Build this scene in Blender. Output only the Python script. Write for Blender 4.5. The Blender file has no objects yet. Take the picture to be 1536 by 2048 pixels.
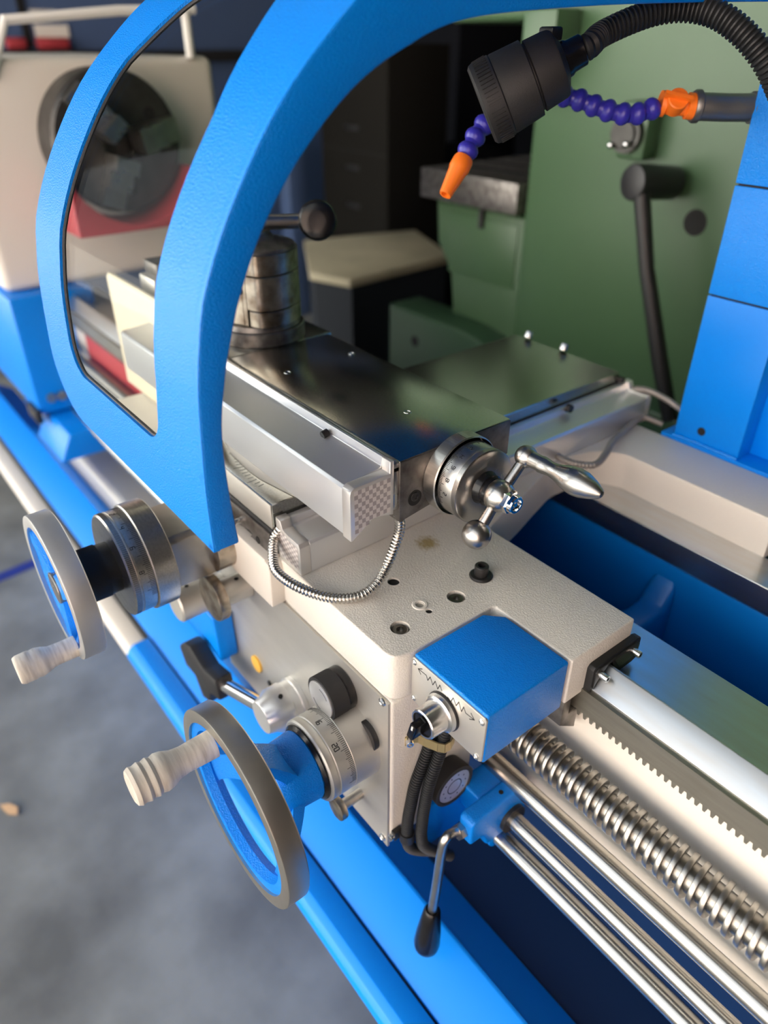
import bpy, bmesh, math, random
from mathutils import Vector, Matrix
random.seed(7)
SC = bpy.context.scene
C = SC.collection
# ------------------------------------------------------------------ camera
# machine frame in millimetres: x along the bed (tailstock +), y to the rear, z up, z=0 is the saddle top (1.0 m above the floor)
ZO = 1000.0
def W(p): return Vector((p[0]*.001, p[1]*.001, (p[2]+ZO)*.001))
cam_d = bpy.data.cameras.new('camera'); cam = bpy.data.objects.new('camera', cam_d); C.objects.link(cam)
rx = (.618813, .785538, .000561); dn = (.428402, -.336878, -.838442); fw = (-.658439, .519079, -.544991)
m = Matrix(((rx[0], -dn[0], -fw[0], 0), (rx[1], -dn[1], -fw[1], 0), (rx[2], -dn[2], -fw[2], 0), (0, 0, 0, 1)))
cam.matrix_world = Matrix.Translation(W((0, 0, 415.93))) @ m
cam_d.sensor_fit = 'VERTICAL'; cam_d.sensor_height = 48.0; cam_d.sensor_width = 36.0
cam_d.lens = 1438.99/2048*48.0
cam_d.clip_start = .02; cam_d.clip_end = 100
cam_d.dof.use_dof = True; cam_d.dof.focus_distance = .60; cam_d.dof.aperture_fstop = 4.4
SC.camera = cam
# ------------------------------------------------------------------ light: an open-fronted hall, sky and sunlit yard in front
wd = bpy.data.worlds.new('world'); SC.world = wd; wd.use_nodes = True
bg = wd.node_tree.nodes['Background']; bg.inputs[0].default_value = (.90, .95, 1.0, 1); bg.inputs[1].default_value = 2.1
sl = bpy.data.lights.new('sun', 'SUN'); so = bpy.data.objects.new('sun', sl); C.objects.link(so)
sl.energy = 40.0; sl.angle = math.radians(.6); sl.color = (1, .98, .945)
so.rotation_euler = (math.radians(-38), math.radians(-10), 0)
SC.view_settings.view_transform = 'Standard'; SC.view_settings.look = 'None'
SC.view_settings.exposure = -0.2; SC.view_settings.gamma = 1.0; SC.view_settings.use_curve_mapping = False
# ------------------------------------------------------------------ materials
MT = {}
def mat(name, col, rough=.5, metal=0.0, bump=0.0, bscale=300, var=0.0, vscale=20, vcol=None, coat=0.0, spec=.5, stretch=None, emit=0, trans=0.0, bdist=.0006, detail=3, dust=None):
    mt = bpy.data.materials.new(name); mt.use_nodes = True; N = mt.node_tree.nodes; L = mt.node_tree.links
    b = N['Principled BSDF']; b.inputs['Base Color'].default_value = (*col, 1); b.inputs['Roughness'].default_value = rough
    b.inputs['Metallic'].default_value = metal; b.inputs['Specular IOR Level'].default_value = spec
    b.inputs['Coat Weight'].default_value = coat; b.inputs['Coat Roughness'].default_value = .08
    if trans: b.inputs['Transmission Weight'].default_value = trans; b.inputs['IOR'].default_value = 1.45
    if emit: b.inputs['Emission Color'].default_value = (*col, 1); b.inputs['Emission Strength'].default_value = emit
    tc = N.new('ShaderNodeTexCoord'); src = tc.outputs['Object']
    if stretch:
        mp = N.new('ShaderNodeMapping'); mp.inputs['Scale'].default_value = stretch; L.new(src, mp.inputs[0]); src = mp.outputs[0]
    if bump:
        n = N.new('ShaderNodeTexNoise'); n.inputs['Scale'].default_value = bscale; n.inputs['Detail'].default_value = detail
        L.new(src, n.inputs['Vector'])
        bp = N.new('ShaderNodeBump'); bp.inputs['Strength'].default_value = bump; bp.inputs['Distance'].default_value = bdist
        L.new(n.outputs[0], bp.inputs['Height']); L.new(bp.outputs[0], b.inputs['Normal'])
    if var:
        n2 = N.new('ShaderNodeTexNoise'); n2.inputs['Scale'].default_value = vscale; n2.inputs['Detail'].default_value = 6
        L.new(src, n2.inputs['Vector'])
        rp = N.new('ShaderNodeValToRGB'); rp.color_ramp.elements[0].position = .35; rp.color_ramp.elements[1].position = .68
        rp.color_ramp.elements[0].color = (*col, 1); rp.color_ramp.elements[1].color = (*(vcol or tuple(c*(1-var) for c in col)), 1)
        L.new(n2.outputs[0], rp.inputs[0]); L.new(rp.outputs[0], b.inputs['Base Color'])
        mr = N.new('ShaderNodeMapRange'); mr.inputs['To Min'].default_value = max(rough-.07, .03); mr.inputs['To Max'].default_value = rough+.1
        L.new(n2.outputs[0], mr.inputs['Value']); L.new(mr.outputs[0], b.inputs['Roughness'])
    MT[name] = mt; return mt
mat('blue', (0, .205, .75), .27, bump=.85, bscale=760, bdist=.0009, spec=.38)
mat('blue_smooth', (0, .195, .73), .34, bump=.3, bscale=260, spec=.28)
mat('blue_tray', (0, .235, .86), .36, bump=.05, bscale=60, spec=.35)
mat('blue_bed', (0, .15, .52), .34, bump=.3, bscale=220, spec=.4)
mat('navy_shade', (.001, .018, .075), .5)  # shade below the rods put into the tray floor and foot colour
mat('cream', (.655, .625, .565), .42, bump=.6, bscale=640, bdist=.0009)
mat('cream_smooth', (.68, .645, .58), .42, bump=.1, bscale=90)
mat('steel', (.52, .50, .47), .28, 1.0, var=.25, vscale=30, bump=.04, bscale=900)
mat('steel_ground', (.52, .515, .48), .19, 1.0, var=.25, vscale=500, vcol=(.40, .395, .36), bump=.04, bscale=1800)
mat('steel_dark', (.24, .225, .21), .4, .9, var=.45, vscale=70, vcol=(.11, .098, .09))
mat('chuck', (.07, .068, .064), .4, .7, var=.4, vscale=30)
mat('rack_steel', (.36, .34, .29), .4, .9, var=.2, vscale=20, stretch=(1, 8, 8))
mat('steel_worn', (.52, .47, .39), .34, 1.0, var=.6, vscale=55, vcol=(.17, .125, .09))
mat('steel_brushed', (.55, .535, .50), .3, 1.0, var=.2, vscale=40, stretch=(1, 14, 14))
mat('steel_rod', (.52, .505, .47), .24, 1.0, var=.12, vscale=12, stretch=(.6, 10, 10))
mat('screw_steel', (.40, .385, .355), .33, 1.0)
mat('bezel_metal', (.80, .80, .79), .24, 1.0)
mat('screw_core', (.27, .255, .23), .3, 1.0)
mat('steel_rim', (.50, .47, .42), .34, .95, var=.15, vscale=25)
mat('steel_satin', (.60, .60, .59), .42, .9, var=.12, vscale=20)
mat('way', (.64, .67, .69), .3, 1.0, var=.3, vscale=16, vcol=(.62, .61, .59), stretch=(1, 6, 6))
mat('plate', (.60, .585, .54), .42, .75, var=.12, vscale=9, stretch=(1, 1, 3))
mat('aluminium', (.74, .755, .765), .36, .78, bump=.02, bscale=2000)
mat('alu_cap', (.74, .73, .71), .3, .7)
mat('chrome', (.86, .86, .86), .07, 1.0)
mat('zinc', (.72, .73, .72), .25, 1.0)
mat('black', (.012, .012, .013), .45)
mat('black_gloss', (.006, .006, .007), .24, spec=.35)
mat('black_matte', (.016, .016, .017), .62, bump=.15, bscale=900)
mat('black_steel', (.035, .034, .034), .42, .5)
mat('rubber', (.010, .011, .012), .55)
mat('dark_hole', (.004, .004, .004), .8)
mat('grip_white', (.62, .58, .50), .5, var=.35, vscale=110, vcol=(.38, .34, .29), stretch=(.3, 2.2, .3))
mat('brass', (.62, .50, .26), .35, .9)
mat('orange', (.95, .20, .015), .38)
mat('purple', (.035, .028, .36), .33)
mat('elbow', (.22, .22, .215), .4, .85, bump=.25, bscale=500)
mat('green', (.056, .115, .052), .38, bump=.2, bscale=160, var=.12, vscale=3)
mat('green_dark', (.03, .075, .036), .45, bump=.2, bscale=160)
mat('concrete', (.25, .26, .248), .75, var=.55, vscale=4.5, bump=.2, bscale=40, bdist=.002)
mat('yard', (.55, .53, .49), .9, var=.15, vscale=1)
mat('facade', (.72, .70, .665), .9, var=.12, vscale=.6)
mat('tint_facade', (.64, .47, .39), .9, var=.2, vscale=.8)
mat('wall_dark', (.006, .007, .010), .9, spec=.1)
mat('wall_grey', (.10, .10, .10), .8)
mat('bench_top', (.46, .41, .28), .7, var=.25, vscale=4)
mat('crate', (.022, .026, .032), .8, spec=.15)
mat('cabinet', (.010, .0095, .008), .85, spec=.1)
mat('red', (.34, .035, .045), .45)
mat('panel_blue', (.055, .095, .20), .6)
mat('white_paint', (.78, .77, .73), .45)
mat('cover_cream', (.62, .57, .43), .5)
mat('rust_leaf', (.42, .27, .15), .7)
mat('label_white', (.7, .68, .62), .6)
mat('rust_orange', (.5, .17, .05), .6)
mat('blue_line', (.01, .03, .22), .6)
mat('ink', (.01, .01, .01), .6)
mat('amber', (.75, .42, .06), .3)
mat('tube_glow', (1.0, .93, .68), .4, emit=14)
mat('checker_dark', (.36, .33, .33), .45, .3); mat('checker_light', (.62, .59, .57), .45, .3)
mat('cable_steel', (.62, .60, .56), .24, 1.0)
mat('cable_grey', (.30, .285, .265), .4, .5)
mat('seal', (.02, .022, .024), .5, bump=.6, bscale=900)
# window pane: clear thin polycarbonate with a light tint
gp = bpy.data.materials.new('polycarbonate'); gp.use_nodes = True; N = gp.node_tree.nodes; L = gp.node_tree.links
for n in list(N): N.remove(n)
o_ = N.new('ShaderNodeOutputMaterial'); mx = N.new('ShaderNodeMixShader'); tr = N.new('ShaderNodeBsdfTransparent'); gl = N.new('ShaderNodeBsdfGlossy')
lw_ = N.new('ShaderNodeLayerWeight'); pw_ = N.new('ShaderNodeMath'); pw_.operation = 'POWER'; pw_.inputs[1].default_value = 4.0; fr = N.new('ShaderNodeMath'); fr.operation = 'MULTIPLY_ADD'; fr.inputs[1].default_value = .05; fr.inputs[2].default_value = .008; L.new(lw_.outputs['Facing'], pw_.inputs[0]); L.new(pw_.outputs[0], fr.inputs[0]); gl.inputs['Roughness'].default_value = .03; tr.inputs[0].default_value = (.93, .94, .93, 1)
L.new(fr.outputs[0], mx.inputs[0]); L.new(tr.outputs[0], mx.inputs[1]); L.new(gl.outputs[0], mx.inputs[2]); L.new(mx.outputs[0], o_.inputs[0])
MT['pane'] = gp
# saddle paint: the cream paint plus one brown oil stain near the crank
sp = MT['cream'].copy(); sp.name = 'cream_stained'; N = sp.node_tree.nodes; L = sp.node_tree.links
b = N['Principled BSDF']; ge = N.new('ShaderNodeNewGeometry'); vd = N.new('ShaderNodeVectorMath'); vd.operation = 'DISTANCE'
vd.inputs[1].default_value = W((-431.5, 395, 0)); n = N.new('ShaderNodeTexNoise'); n.inputs['Scale'].default_value = 130; n.inputs['Detail'].default_value = 4
ad = N.new('ShaderNodeMath'); ad.operation = 'MULTIPLY_ADD'; ad.inputs[1].default_value = .020; L.new(n.outputs[0], ad.inputs[0]); L.new(vd.outputs['Value'], ad.inputs[2])
L.new(ge.outputs['Position'], vd.inputs[0])
rp = N.new('ShaderNodeValToRGB'); rp.color_ramp.elements[0].position = .0185; rp.color_ramp.elements[1].position = .0205
rp.color_ramp.elements[0].color = (.36, .28, .13, 1); rp.color_ramp.elements[1].color = (.655, .625, .565, 1)
L.new(ad.outputs[0], rp.inputs[0]); L.new(rp.outputs[0], b.inputs['Base Color']); MT['cream_stained'] = sp
# ------------------------------------------------------------------ mesh helpers (all in mm, machine frame)
ORG = {}
def basis(d):
    d = Vector(d).normalized(); a = Vector((0, 0, 1)) if abs(d.z) < .9 else Vector((1, 0, 0))
    u = d.cross(a).normalized(); return d, u, d.cross(u)
class M:
    def __init__(s): s.v = []; s.f = []
    def add(s, vs, fs):
        k = len(s.v); s.v += [tuple(v) for v in vs]; s.f += [tuple(i+k for i in f) for f in fs]; return s
    def bm(s, b): 
        b.verts.index_update(); return s.add([v.co[:] for v in b.verts], [[v.index for v in f.verts] for f in b.faces])
    def prism(s, poly, ax, a, b_, bev=0, seg=2, sel=None):
        def P(p, t): return {'x': (t, p[0], p[1]), 'y': (p[0], t, p[1]), 'z': (p[0], p[1], t)}[ax]
        n = len(poly); vs = [P(p, a) for p in poly]+[P(p, b_) for p in poly]
        fs = [list(range(n)), list(range(2*n-1, n-1, -1))]+[[i, (i+1) % n, n+(i+1) % n, n+i] for i in range(n)]
        if not bev: return s.add(vs, fs)
        b = bmesh.new(); bv = [b.verts.new(v) for v in vs]
        for f in fs: b.faces.new([bv[i] for i in f])
        bmesh.ops.recalc_face_normals(b, faces=b.faces[:])
        es = [e for e in b.edges if e.calc_face_angle(0) > .35] if sel is None else [e for e in b.edges if sel(e)]
        bmesh.ops.bevel(b, geom=es, offset=bev, segments=seg, profile=.5, affect='EDGES', clamp_overlap=True)
        s.bm(b); b.free(); return s
    def box(s, x0, x1, y0, y1, z0, z1, bev=0, seg=2): return s.prism([(x0, y0), (x1, y0), (x1, y1), (x0, y1)], 'z', z0, z1, bev, seg)
    def lathe(s, o, d, prof, seg=32):
        d, u, w = basis(d); o = Vector(o); vs = []; fs = []; rings = []
        for t, r in prof:
            if r <= 1e-6: rings.append([len(vs)]); vs.append(o+d*t)
            else:
                rings.append(list(range(len(vs), len(vs)+seg)))
                vs += [o+d*t+(u*math.cos(2*math.pi*k/seg)+w*math.sin(2*math.pi*k/seg))*r for k in range(seg)]
        for A, B in zip(rings, rings[1:]):
            for k in range(seg):
                q = (k+1) % seg
                if len(A) == 1 and len(B) == 1: break
                if len(A) == 1: fs.append([A[0], B[k], B[q]])
                elif len(B) == 1: fs.append([A[k], B[0], A[q]])
                else: fs.append([A[k], B[k], B[q], A[q]])
        return s.add([v[:] for v in vs], fs)
    def cyl(s, p0, p1, r, r1=None, seg=24, bev=0):
        p0 = Vector(p0); p1 = Vector(p1); h = (p1-p0).length; r1 = r if r1 is None else r1
        pr = [(0, 0), (0, r), (h, r1), (h, 0)] if not bev else [(0, 0), (0, r-bev), (bev*.3, r-bev*.3), (bev, r), (h-bev, r1), (h-bev*.3, r1-bev*.3), (h, r1-bev), (h, 0)]
        return s.lathe(p0, p1-p0, pr, seg)
    def sphere(s, c, r, seg=28):
        n = seg//2; return s.lathe((c[0], c[1], c[2]-r), (0, 0, 1), [(r-r*math.cos(math.pi*i/n), r*math.sin(math.pi*i/n) if 0 < i < n else 0) for i in range(n+1)], seg)
    def tube(s, pts, r, seg=12, cap=True):
        pts = [Vector(p) for p in pts]; n = len(pts); rs = r if isinstance(r, (list, tuple)) else [r]*n
        vs = []; fs = []; t0 = (pts[1]-pts[0]).normalized(); _, u, w = basis(t0)
        for i, p in enumerate(pts):
            t = (pts[min(i+1, n-1)]-pts[max(i-1, 0)]).normalized()
            u = (u-t*u.dot(t)).normalized(); w = t.cross(u)
            vs += [(p+(u*math.cos(2*math.pi*k/seg)+w*math.sin(2*math.pi*k/seg))*rs[i])[:] for k in range(seg)]
        for i in range(n-1):
            for k in range(seg):
                q = (k+1) % seg; fs.append([i*seg+k, i*seg+q, (i+1)*seg+q, (i+1)*seg+k])
        if cap: fs += [list(range(seg))[::-1], list(range((n-1)*seg, n*seg))]
        return s.add(vs, fs)
    def screw(s, p, d, r, h, sock=.55): return s.lathe(p, d, [(0, 0), (0, r), (h*.88, r), (h, r*.9), (h, r*sock), (h*.45, r*sock), (h*.45, 0)], 20)
    def build(s, name, mt, parent=None, org=None, ang=35, smooth=True):
        o = ORG[parent.name] if parent else (org if org else s.base())
        me = bpy.data.meshes.new(name)
        b = bmesh.new(); bv = [b.verts.new(((v[0]-o[0])*.001, (v[1]-o[1])*.001, (v[2]-o[2])*.001)) for v in s.v]
        for f in s.f:
            try: b.faces.new([bv[i] for i in f])
            except ValueError: pass
        bmesh.ops.recalc_face_normals(b, faces=b.faces[:]); b.to_mesh(me); b.free()
        if smooth: me.shade_smooth(); me.set_sharp_from_angle(angle=math.radians(ang))
        me.materials.append(MT[mt]); ob = bpy.data.objects.new(name, me); C.objects.link(ob)
        if parent: ob.parent = parent
        else: ob.location = W(o)
        ORG[ob.name] = o; return ob
    def base(s):
        xs, ys, zs = zip(*s.v); return ((min(xs)+max(xs))/2, (min(ys)+max(ys))/2, min(zs))
def tag(o, label, cat, group=None, kind=None):
    o['label'] = label
    if cat: o['category'] = cat
    if group: o['group'] = group
    if kind: o['kind'] = kind
    return o
def thing(name, label, cat, org, group=None):
    o = bpy.data.objects.new(name, None); C.objects.link(o); o.location = W(org); o.empty_display_size = .02; ORG[o.name] = org
    return tag(o, label, cat, group)
def struct(o, label=None):
    o['kind'] = 'structure'
    if label: o['label'] = label
    return o
def cat_rom(p, n=8):
    p = [Vector(a) for a in p]; p = [2*p[0]-p[1]]+p+[2*p[-1]-p[-2]]; o = []
    for i in range(1, len(p)-2):
        a, b, c, d = p[i-1:i+3]
        for k in range(n):
            t = k/n; o.append(.5*((2*b)+(c-a)*t+(2*a-5*b+4*c-d)*t*t+(-a+3*b-3*c+d)*t**3))
    return o+[p[-2]]
def resample(p, step):
    p = [Vector(a) for a in p]; o = [p[0].copy()]; acc = 0
    for a, b in zip(p, p[1:]):
        L_ = (b-a).length; t = step-acc
        while t <= L_: o.append(a+(b-a)*(t/L_)); t += step
        acc = (acc+L_) % step
    return o
def ribbed(pts, r0, r1, pitch, duty=.5, seg=14):
    """corrugated hose along pts"""
    q = resample(pts, pitch/6); rs = [r1 if (i % 6) in (0, 1, 2) else (r0 if (i % 6) in (4,) else (r0+r1)/2) for i in range(len(q))]
    return M().tube(q, rs, seg)
def boolean(ob, cutters):
    for c in cutters:
        md = ob.modifiers.new('b', 'BOOLEAN'); md.object = c; md.operation = 'DIFFERENCE'; md.solver = 'EXACT'
    bpy.context.view_layer.update(); dg = bpy.context.evaluated_depsgraph_get()
    me = bpy.data.meshes.new_from_object(ob.evaluated_get(dg)); ob.modifiers.clear(); old = ob.data; ob.data = me; bpy.data.meshes.remove(old)
    for c in cutters: bpy.data.objects.remove(c)
    me.shade_smooth(); me.set_sharp_from_angle(angle=math.radians(35))
# ================================================================== SETTING
struct(M().box(-9000, 6000, -1500, 6000, -1040, -1000).build('floor', 'concrete'), 'grey power-floated concrete workshop floor')
struct(M().box(-26000, 26000, -30000, -1500, -1060, -1010).build('ground_yard', 'yard'), 'sunlit paved yard in front of the open hall')
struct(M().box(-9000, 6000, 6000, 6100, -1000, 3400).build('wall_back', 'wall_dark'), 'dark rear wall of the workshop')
struct(M().box(-9100, -9000, -1500, 6100, -1000, 3400).build('wall_left', 'wall_grey'), 'grey end wall of the workshop')
struct(M().box(6000, 6100, -1500, 6100, -1000, 3400).build('wall_right', 'wall_grey'), 'grey side wall of the workshop')
struct(M().box(-9100, 6100, -1500, -1400, 3000, 3400).box(2200, 6100, -1500, -1400, -1000, 3000).box(-9100, -7200, -1500, -1400, -1000, 3000).build('wall_front', 'wall_grey'), 'front wall around the wide open gate')
struct(M().box(-16000, 1700, -9500, -9000, -1010, 5600).build('wall_yard', 'facade'), 'pale sunlit facade across the yard')
struct(M().box(1700, 14000, -9500, -9000, -1010, 5600).build('wall_yard_tint', 'tint_facade'), 'unseen pinkish facade added across the yard to warm the light from the right')  # unseen facade added for its warm tint on the right-hand faces
struct(M().box(-9100, 6100, -1500, 6100, 3400, 3500).build('ceiling', 'wall_grey'), 'grey workshop ceiling')
for x in (-4200, -1200):
    t = thing('ceiling_lamp', 'long fluorescent lamp under the ceiling %s' % ('over the headstock end' if x < -3000 else 'over the milling machine'), 'lamp', (x, 1600, 3320), 'ceiling lamps')
    M().box(x-700, x+700, 1570, 1630, 3340, 3400).build('housing', 'white_paint', t)
    M().cyl((x-680, 1600, 3320), (x+680, 1600, 3320), 18).build('tube', 'tube_glow', t)
tag(M().prism([(-2140, -300), (-2240, 700), (-2195, 700), (-2095, -300)], 'z', -999.8, -998.8).build('floor_line', 'blue_line'), 'thin dark blue stripe painted across the concrete floor', 'floor line')
# ================================================================== LATHE BED
bed = thing('lathe_bed', 'cream lathe bed with bright ground steel ways and rack', 'lathe bed', (-700, 540, -440))
X0, X1 = -1700, 420
M().prism([(414, -70), (414, -140), (420, -165), (416, -190), (412, -262), (440, -275), (505, -275), (505, -58), (470, -58)], 'x', X0, X1, 3).build('bed_casting', 'cream_smooth', bed)
M().prism([(405.5, -44), (424.2, -27.2), (426.6, -27.2), (440, -47), (447, -50), (512, -50), (512, -72), (412, -72)], 'x', X0, X1, .5).build('front_way', 'way', bed, ang=12)
# rack under the front way: one strip with its teeth
r = M(); x = X0; prof = []
while x < X1:
    prof += [(x, -76), (x+1.1, -70.5), (x+3.4, -70.5), (x+4.5, -76)]; x += 6.7
r.prism([(X0, -45)]+prof+[(x, -76), (x, -45)], 'y', 400.5, 411.5).build('rack', 'rack_steel', bed)
M().prism([(657, -46), (706, -46), (706, -80), (660, -80), (657, -76)], 'x', X0, X1, 1).build('rear_way', 'way', bed, ang=12)
M().prism([(660, -80), (760, -80), (760, -440), (690, -440), (690, -300), (664, -230)], 'x', X0, X1, 2).build('rear_wall', 'blue_bed', bed)
M().prism([(512, -72), (512, -330), (505, -330), (505, -72)], 'x', X0, X1).build('inner_wall', 'blue_bed', bed)
M().prism([(512, -330), (600, -270), (690, -190), (690, -215), (600, -300), (512, -352)], 'x', X0, X1, 2).build('chip_slope', 'blue_bed', bed)
for xx in (-330, -820, 160):
    M().prism([(513, -100), (540, -130), (640, -130), (664, -95), (664, -230), (600, -280), (513, -330)], 'x', xx, xx+34, 8, 3).build('cross_rib', 'blue_bed', bed)
ch = M()
for k in range(420):
    px = random.uniform(-290, -60); py = random.uniform(520, 600); pz = -330+(py-512)*(60/88.)+1.5
    a = random.uniform(0, 6.3); L_ = random.uniform(1.2, 3.2)
    ch.add([(px, py, pz), (px+math.cos(a)*L_, py+math.sin(a)*L_, pz+random.uniform(0, 2)), (px+math.cos(a+1)*L_*.7, py+math.sin(a+1)*L_*.7, pz+random.uniform(.5, 2))], [(0, 1, 2)])
o = ch.build('metal_chips', 'zinc', bed, smooth=False); o['kind'] = 'stuff'
M().prism([(445, -275), (500, -275), (500, -440), (470, -440)], 'x', X0, X1).build('bed_foot', 'navy_shade', bed)
# ================================================================== CHIP TRAY
ty = thing('chip_tray', 'long bright blue sheet-metal chip tray below the rods', 'chip tray', (-700, 300, -520))
M().prism([(258.5, -452), (318, -424), (322, -424), (324, -428), (320, -436), (258.5, -464)], 'x', -2300, 420, 1).build('front_panel', 'blue_tray', ty)
M().prism([(322, -426), (376, -462), (376, -470), (320, -434)], 'x', -2300, 420).build('inner_slope', 'blue_tray', ty)
M().box(-1150, 420, 376, 700, -500, -470).build('tray_floor', 'navy_shade', ty)
M().prism([(212, -470), (214, -462), (219, -455), (228, -450), (254.5, -450), (254.5, -482), (216, -482)], 'x', -985, 420, 1).build('front_rail', 'blue_tray', ty)
M().box(-2300, 420, 254.5, 258.5, -500, -456).build('seam', 'black', ty)
M().prism([(216, -484), (226, -474), (254, -470), (254, -500), (222, -500)], 'x', -2300, -990, 3, 2).build('cabinet_lip', 'cream_smooth', ty)
M().box(-2300, 420, 400, 720, -1000, -502).build('cabinet', 'blue_smooth', ty)
M().prism([(349, -384), (362, -378), (430, -378), (442, -376), (442, -468), (349, -468)], 'x', -1900, -770, 2).build('pedestal', 'plate', ty)
# ================================================================== LEAD SCREW AND RODS
ls = thing('lead_screw', 'thick steel lead screw with coarse square thread', 'lead screw', (-650, 385, -131-18.4))
M().cyl((-1600, 385, -131), (420, 385, -131), 12.6, seg=40).build('core', 'screw_core', ls)  # darker than the thread: shade of the gaps put into its colour
th = M(); pitch = 9.75; n = 40; xs = -330; nt = int((420-xs)/pitch); vs = []; fs = []
for i in range(nt*n+1):
    a = 2*math.pi*i/n; xx = xs+pitch*i/n; c, s_ = math.cos(a), math.sin(a)
    for dx, rr in ((-2.35, 12.4), (-2.25, 18.0), (-1.9, 18.4), (1.9, 18.4), (2.25, 18.0), (2.35, 12.4)): vs.append((xx+dx, 385+rr*c, -131+rr*s_))
    if i:
        k = (i-1)*6
        for j in range(5): fs.append((k+j, k+j+1, k+j+7, k+j+6))
th.add(vs, fs).build('thread', 'screw_steel', ls, ang=50)
for yy, zz, rr, nm, lb in ((388, -205, 10.3, 'feed_rod', 'bright plain feed rod just below the threaded lead screw'),
                           (378, -244.5, 8.9, 'control_rod', 'middle of the plain steel rods, entering the blue lever bracket'),
                           (372, -278, 10.3, 'switch_rod', 'lowest of the plain steel rods along the lathe bed')):
    tag(M().cyl((-1600, yy, zz), (420, yy, zz), rr, seg=36).build(nm, 'steel_rod'), lb, 'steel rod', 'plain rods along the bed')
# ================================================================== SADDLE
sd = thing('lathe_saddle', 'cream painted cast saddle with bolted holes on top', 'lathe saddle', (-560, 520, -70))
cv = [(p[0], p[1]) for p in cat_rom([(-406, 462, 0), (-414, 468, 0), (-424, 498, 0), (-432, 530, 0), (-450, 585, 0), (-462, 632, 0), (-452, 680, 0), (-425, 703, 0), (-400, 705, 0)], 5)]
out = [(-235.5, 379), (-235.5, 462)]+cv+[(-236, 705), (-236, 786), (-706, 786), (-725, 770), (-735, 650), (-735, 540), (-748, 490), (-775, 465), (-800, 462), (-960, 462), (-960, 266), (-337, 266), (-332, 267), (-328, 269.6), (-325.8, 273.5), (-324.6, 278), (-323.5, 286), (-323.5, 376), (-321, 379)]
cast = M().prism(out, 'z', -50, 0, 3.2, 4).build('saddle_casting', 'cream_stained', sd)
cut = []
def hole(x, y, r, d):
    o = M().cyl((x, y, -d), (x, y, 5), r, seg=32).build('cut', 'black', sd); cut.append(o)
for hx, hy in ((-352.3, 295.3), (-352.8, 360.8)): hole(hx, hy, 8.6, 8)
hole(-353.2, 328.7, 3.1, 14); hole(-404.6, 330.2, 5.8, 14); hole(-364.4, 327.8, 3.6, 3)
bpy.context.view_layer.update(); boolean(cast, cut)
for hx, hy in ((-352.3, 295.3), (-352.8, 360.8)): M().screw((hx, hy, -8), (0, 0, 1), 7.0, 6.2, .45).build('cap_screw', 'screw_core', sd)
M().lathe((-364.4, 327.8, -3), (0, 0, 1), [(3, 4.2), (3.8, 4.6), (3.8, 6.6), (2.9, 7.4)], 32).build('boss_ring', 'cream_smooth', sd)
M().cyl((-364.4, 327.8, -3), (-364.4, 327.8, -1.2), 3.5).build('plug', 'plate', sd)
M().cyl((-353.2, 328.7, -6), (-353.2, 328.7, -1.6), 3.1).build('hole_shade', 'dark_hole', sd)  # black disc near the rim paints in the shade of the hole
M().cyl((-404.6, 330.2, -8), (-404.6, 330.2, -2), 5.8).build('hole_shade', 'dark_hole', sd)  # same black disc, painted shade for the wider hole
M().prism([(-640, 3), (-640, -52), (-497, -52), (-495, -8), (-497, 0), (-503, 0), (-503, 3)], 'y', 251, 268, 3, 3).build('cross_slide_nose', 'cream_smooth', sd)
# end wiper on the front way
M().prism([(402.5, -21.5), (405, -18.5), (408, -18), (463, -18), (468, -20), (469, -23), (468, -44), (462, -46), (440, -46), (428.5, -25.5), (422.5, -25.5), (409, -39), (404, -46), (402.5, -57)], 'x', -236, -229, 1).build('way_wiper', 'rubber', sd)
w_ = M().prism([(405, -24), (409, -21), (462, -21), (466, -25), (465, -37), (440, -38), (430, -23.5), (421.5, -23.5), (409, -36), (405, -42)], 'x', -229.5, -227.5, .4).build('wiper_plate', 'black_steel', sd)
for yy, zz in ((411, -28), (456, -27.5)): M().screw((-227.5, yy, zz), (1, 0, 0), 3.3, 8).build('screw', 'zinc', w_)
M().prism([(381, -51), (391, -51), (391, -71), (404, -71), (404, -97), (381, -80)], 'x', -262, -237, .8).build('keep_block', 'steel_dark', sd)
# loose-looking cap screw standing on the saddle
t = thing('cap_screw_with_collar', 'dark steel socket cap screw standing on the bare saddle top', 'screw', (-360.5, 399.5, 0))
M().lathe((-360.5, 399.5, 0), (0, 0, 1), [(0, 0), (0, 11), (1.2, 11.2), (2.4, 10), (2.4, 0)], 36).build('collar', 'black_steel', t)
M().lathe((-360.5, 399.5, 2.4), (0, 0, 1), [(0, 0), (0, 6.4), (3, 6.7), (9.2, 6.7), (10, 6), (10, 3.6), (5, 3.6), (5, 0)], 32).build('screw_head', 'black_steel', t)
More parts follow.
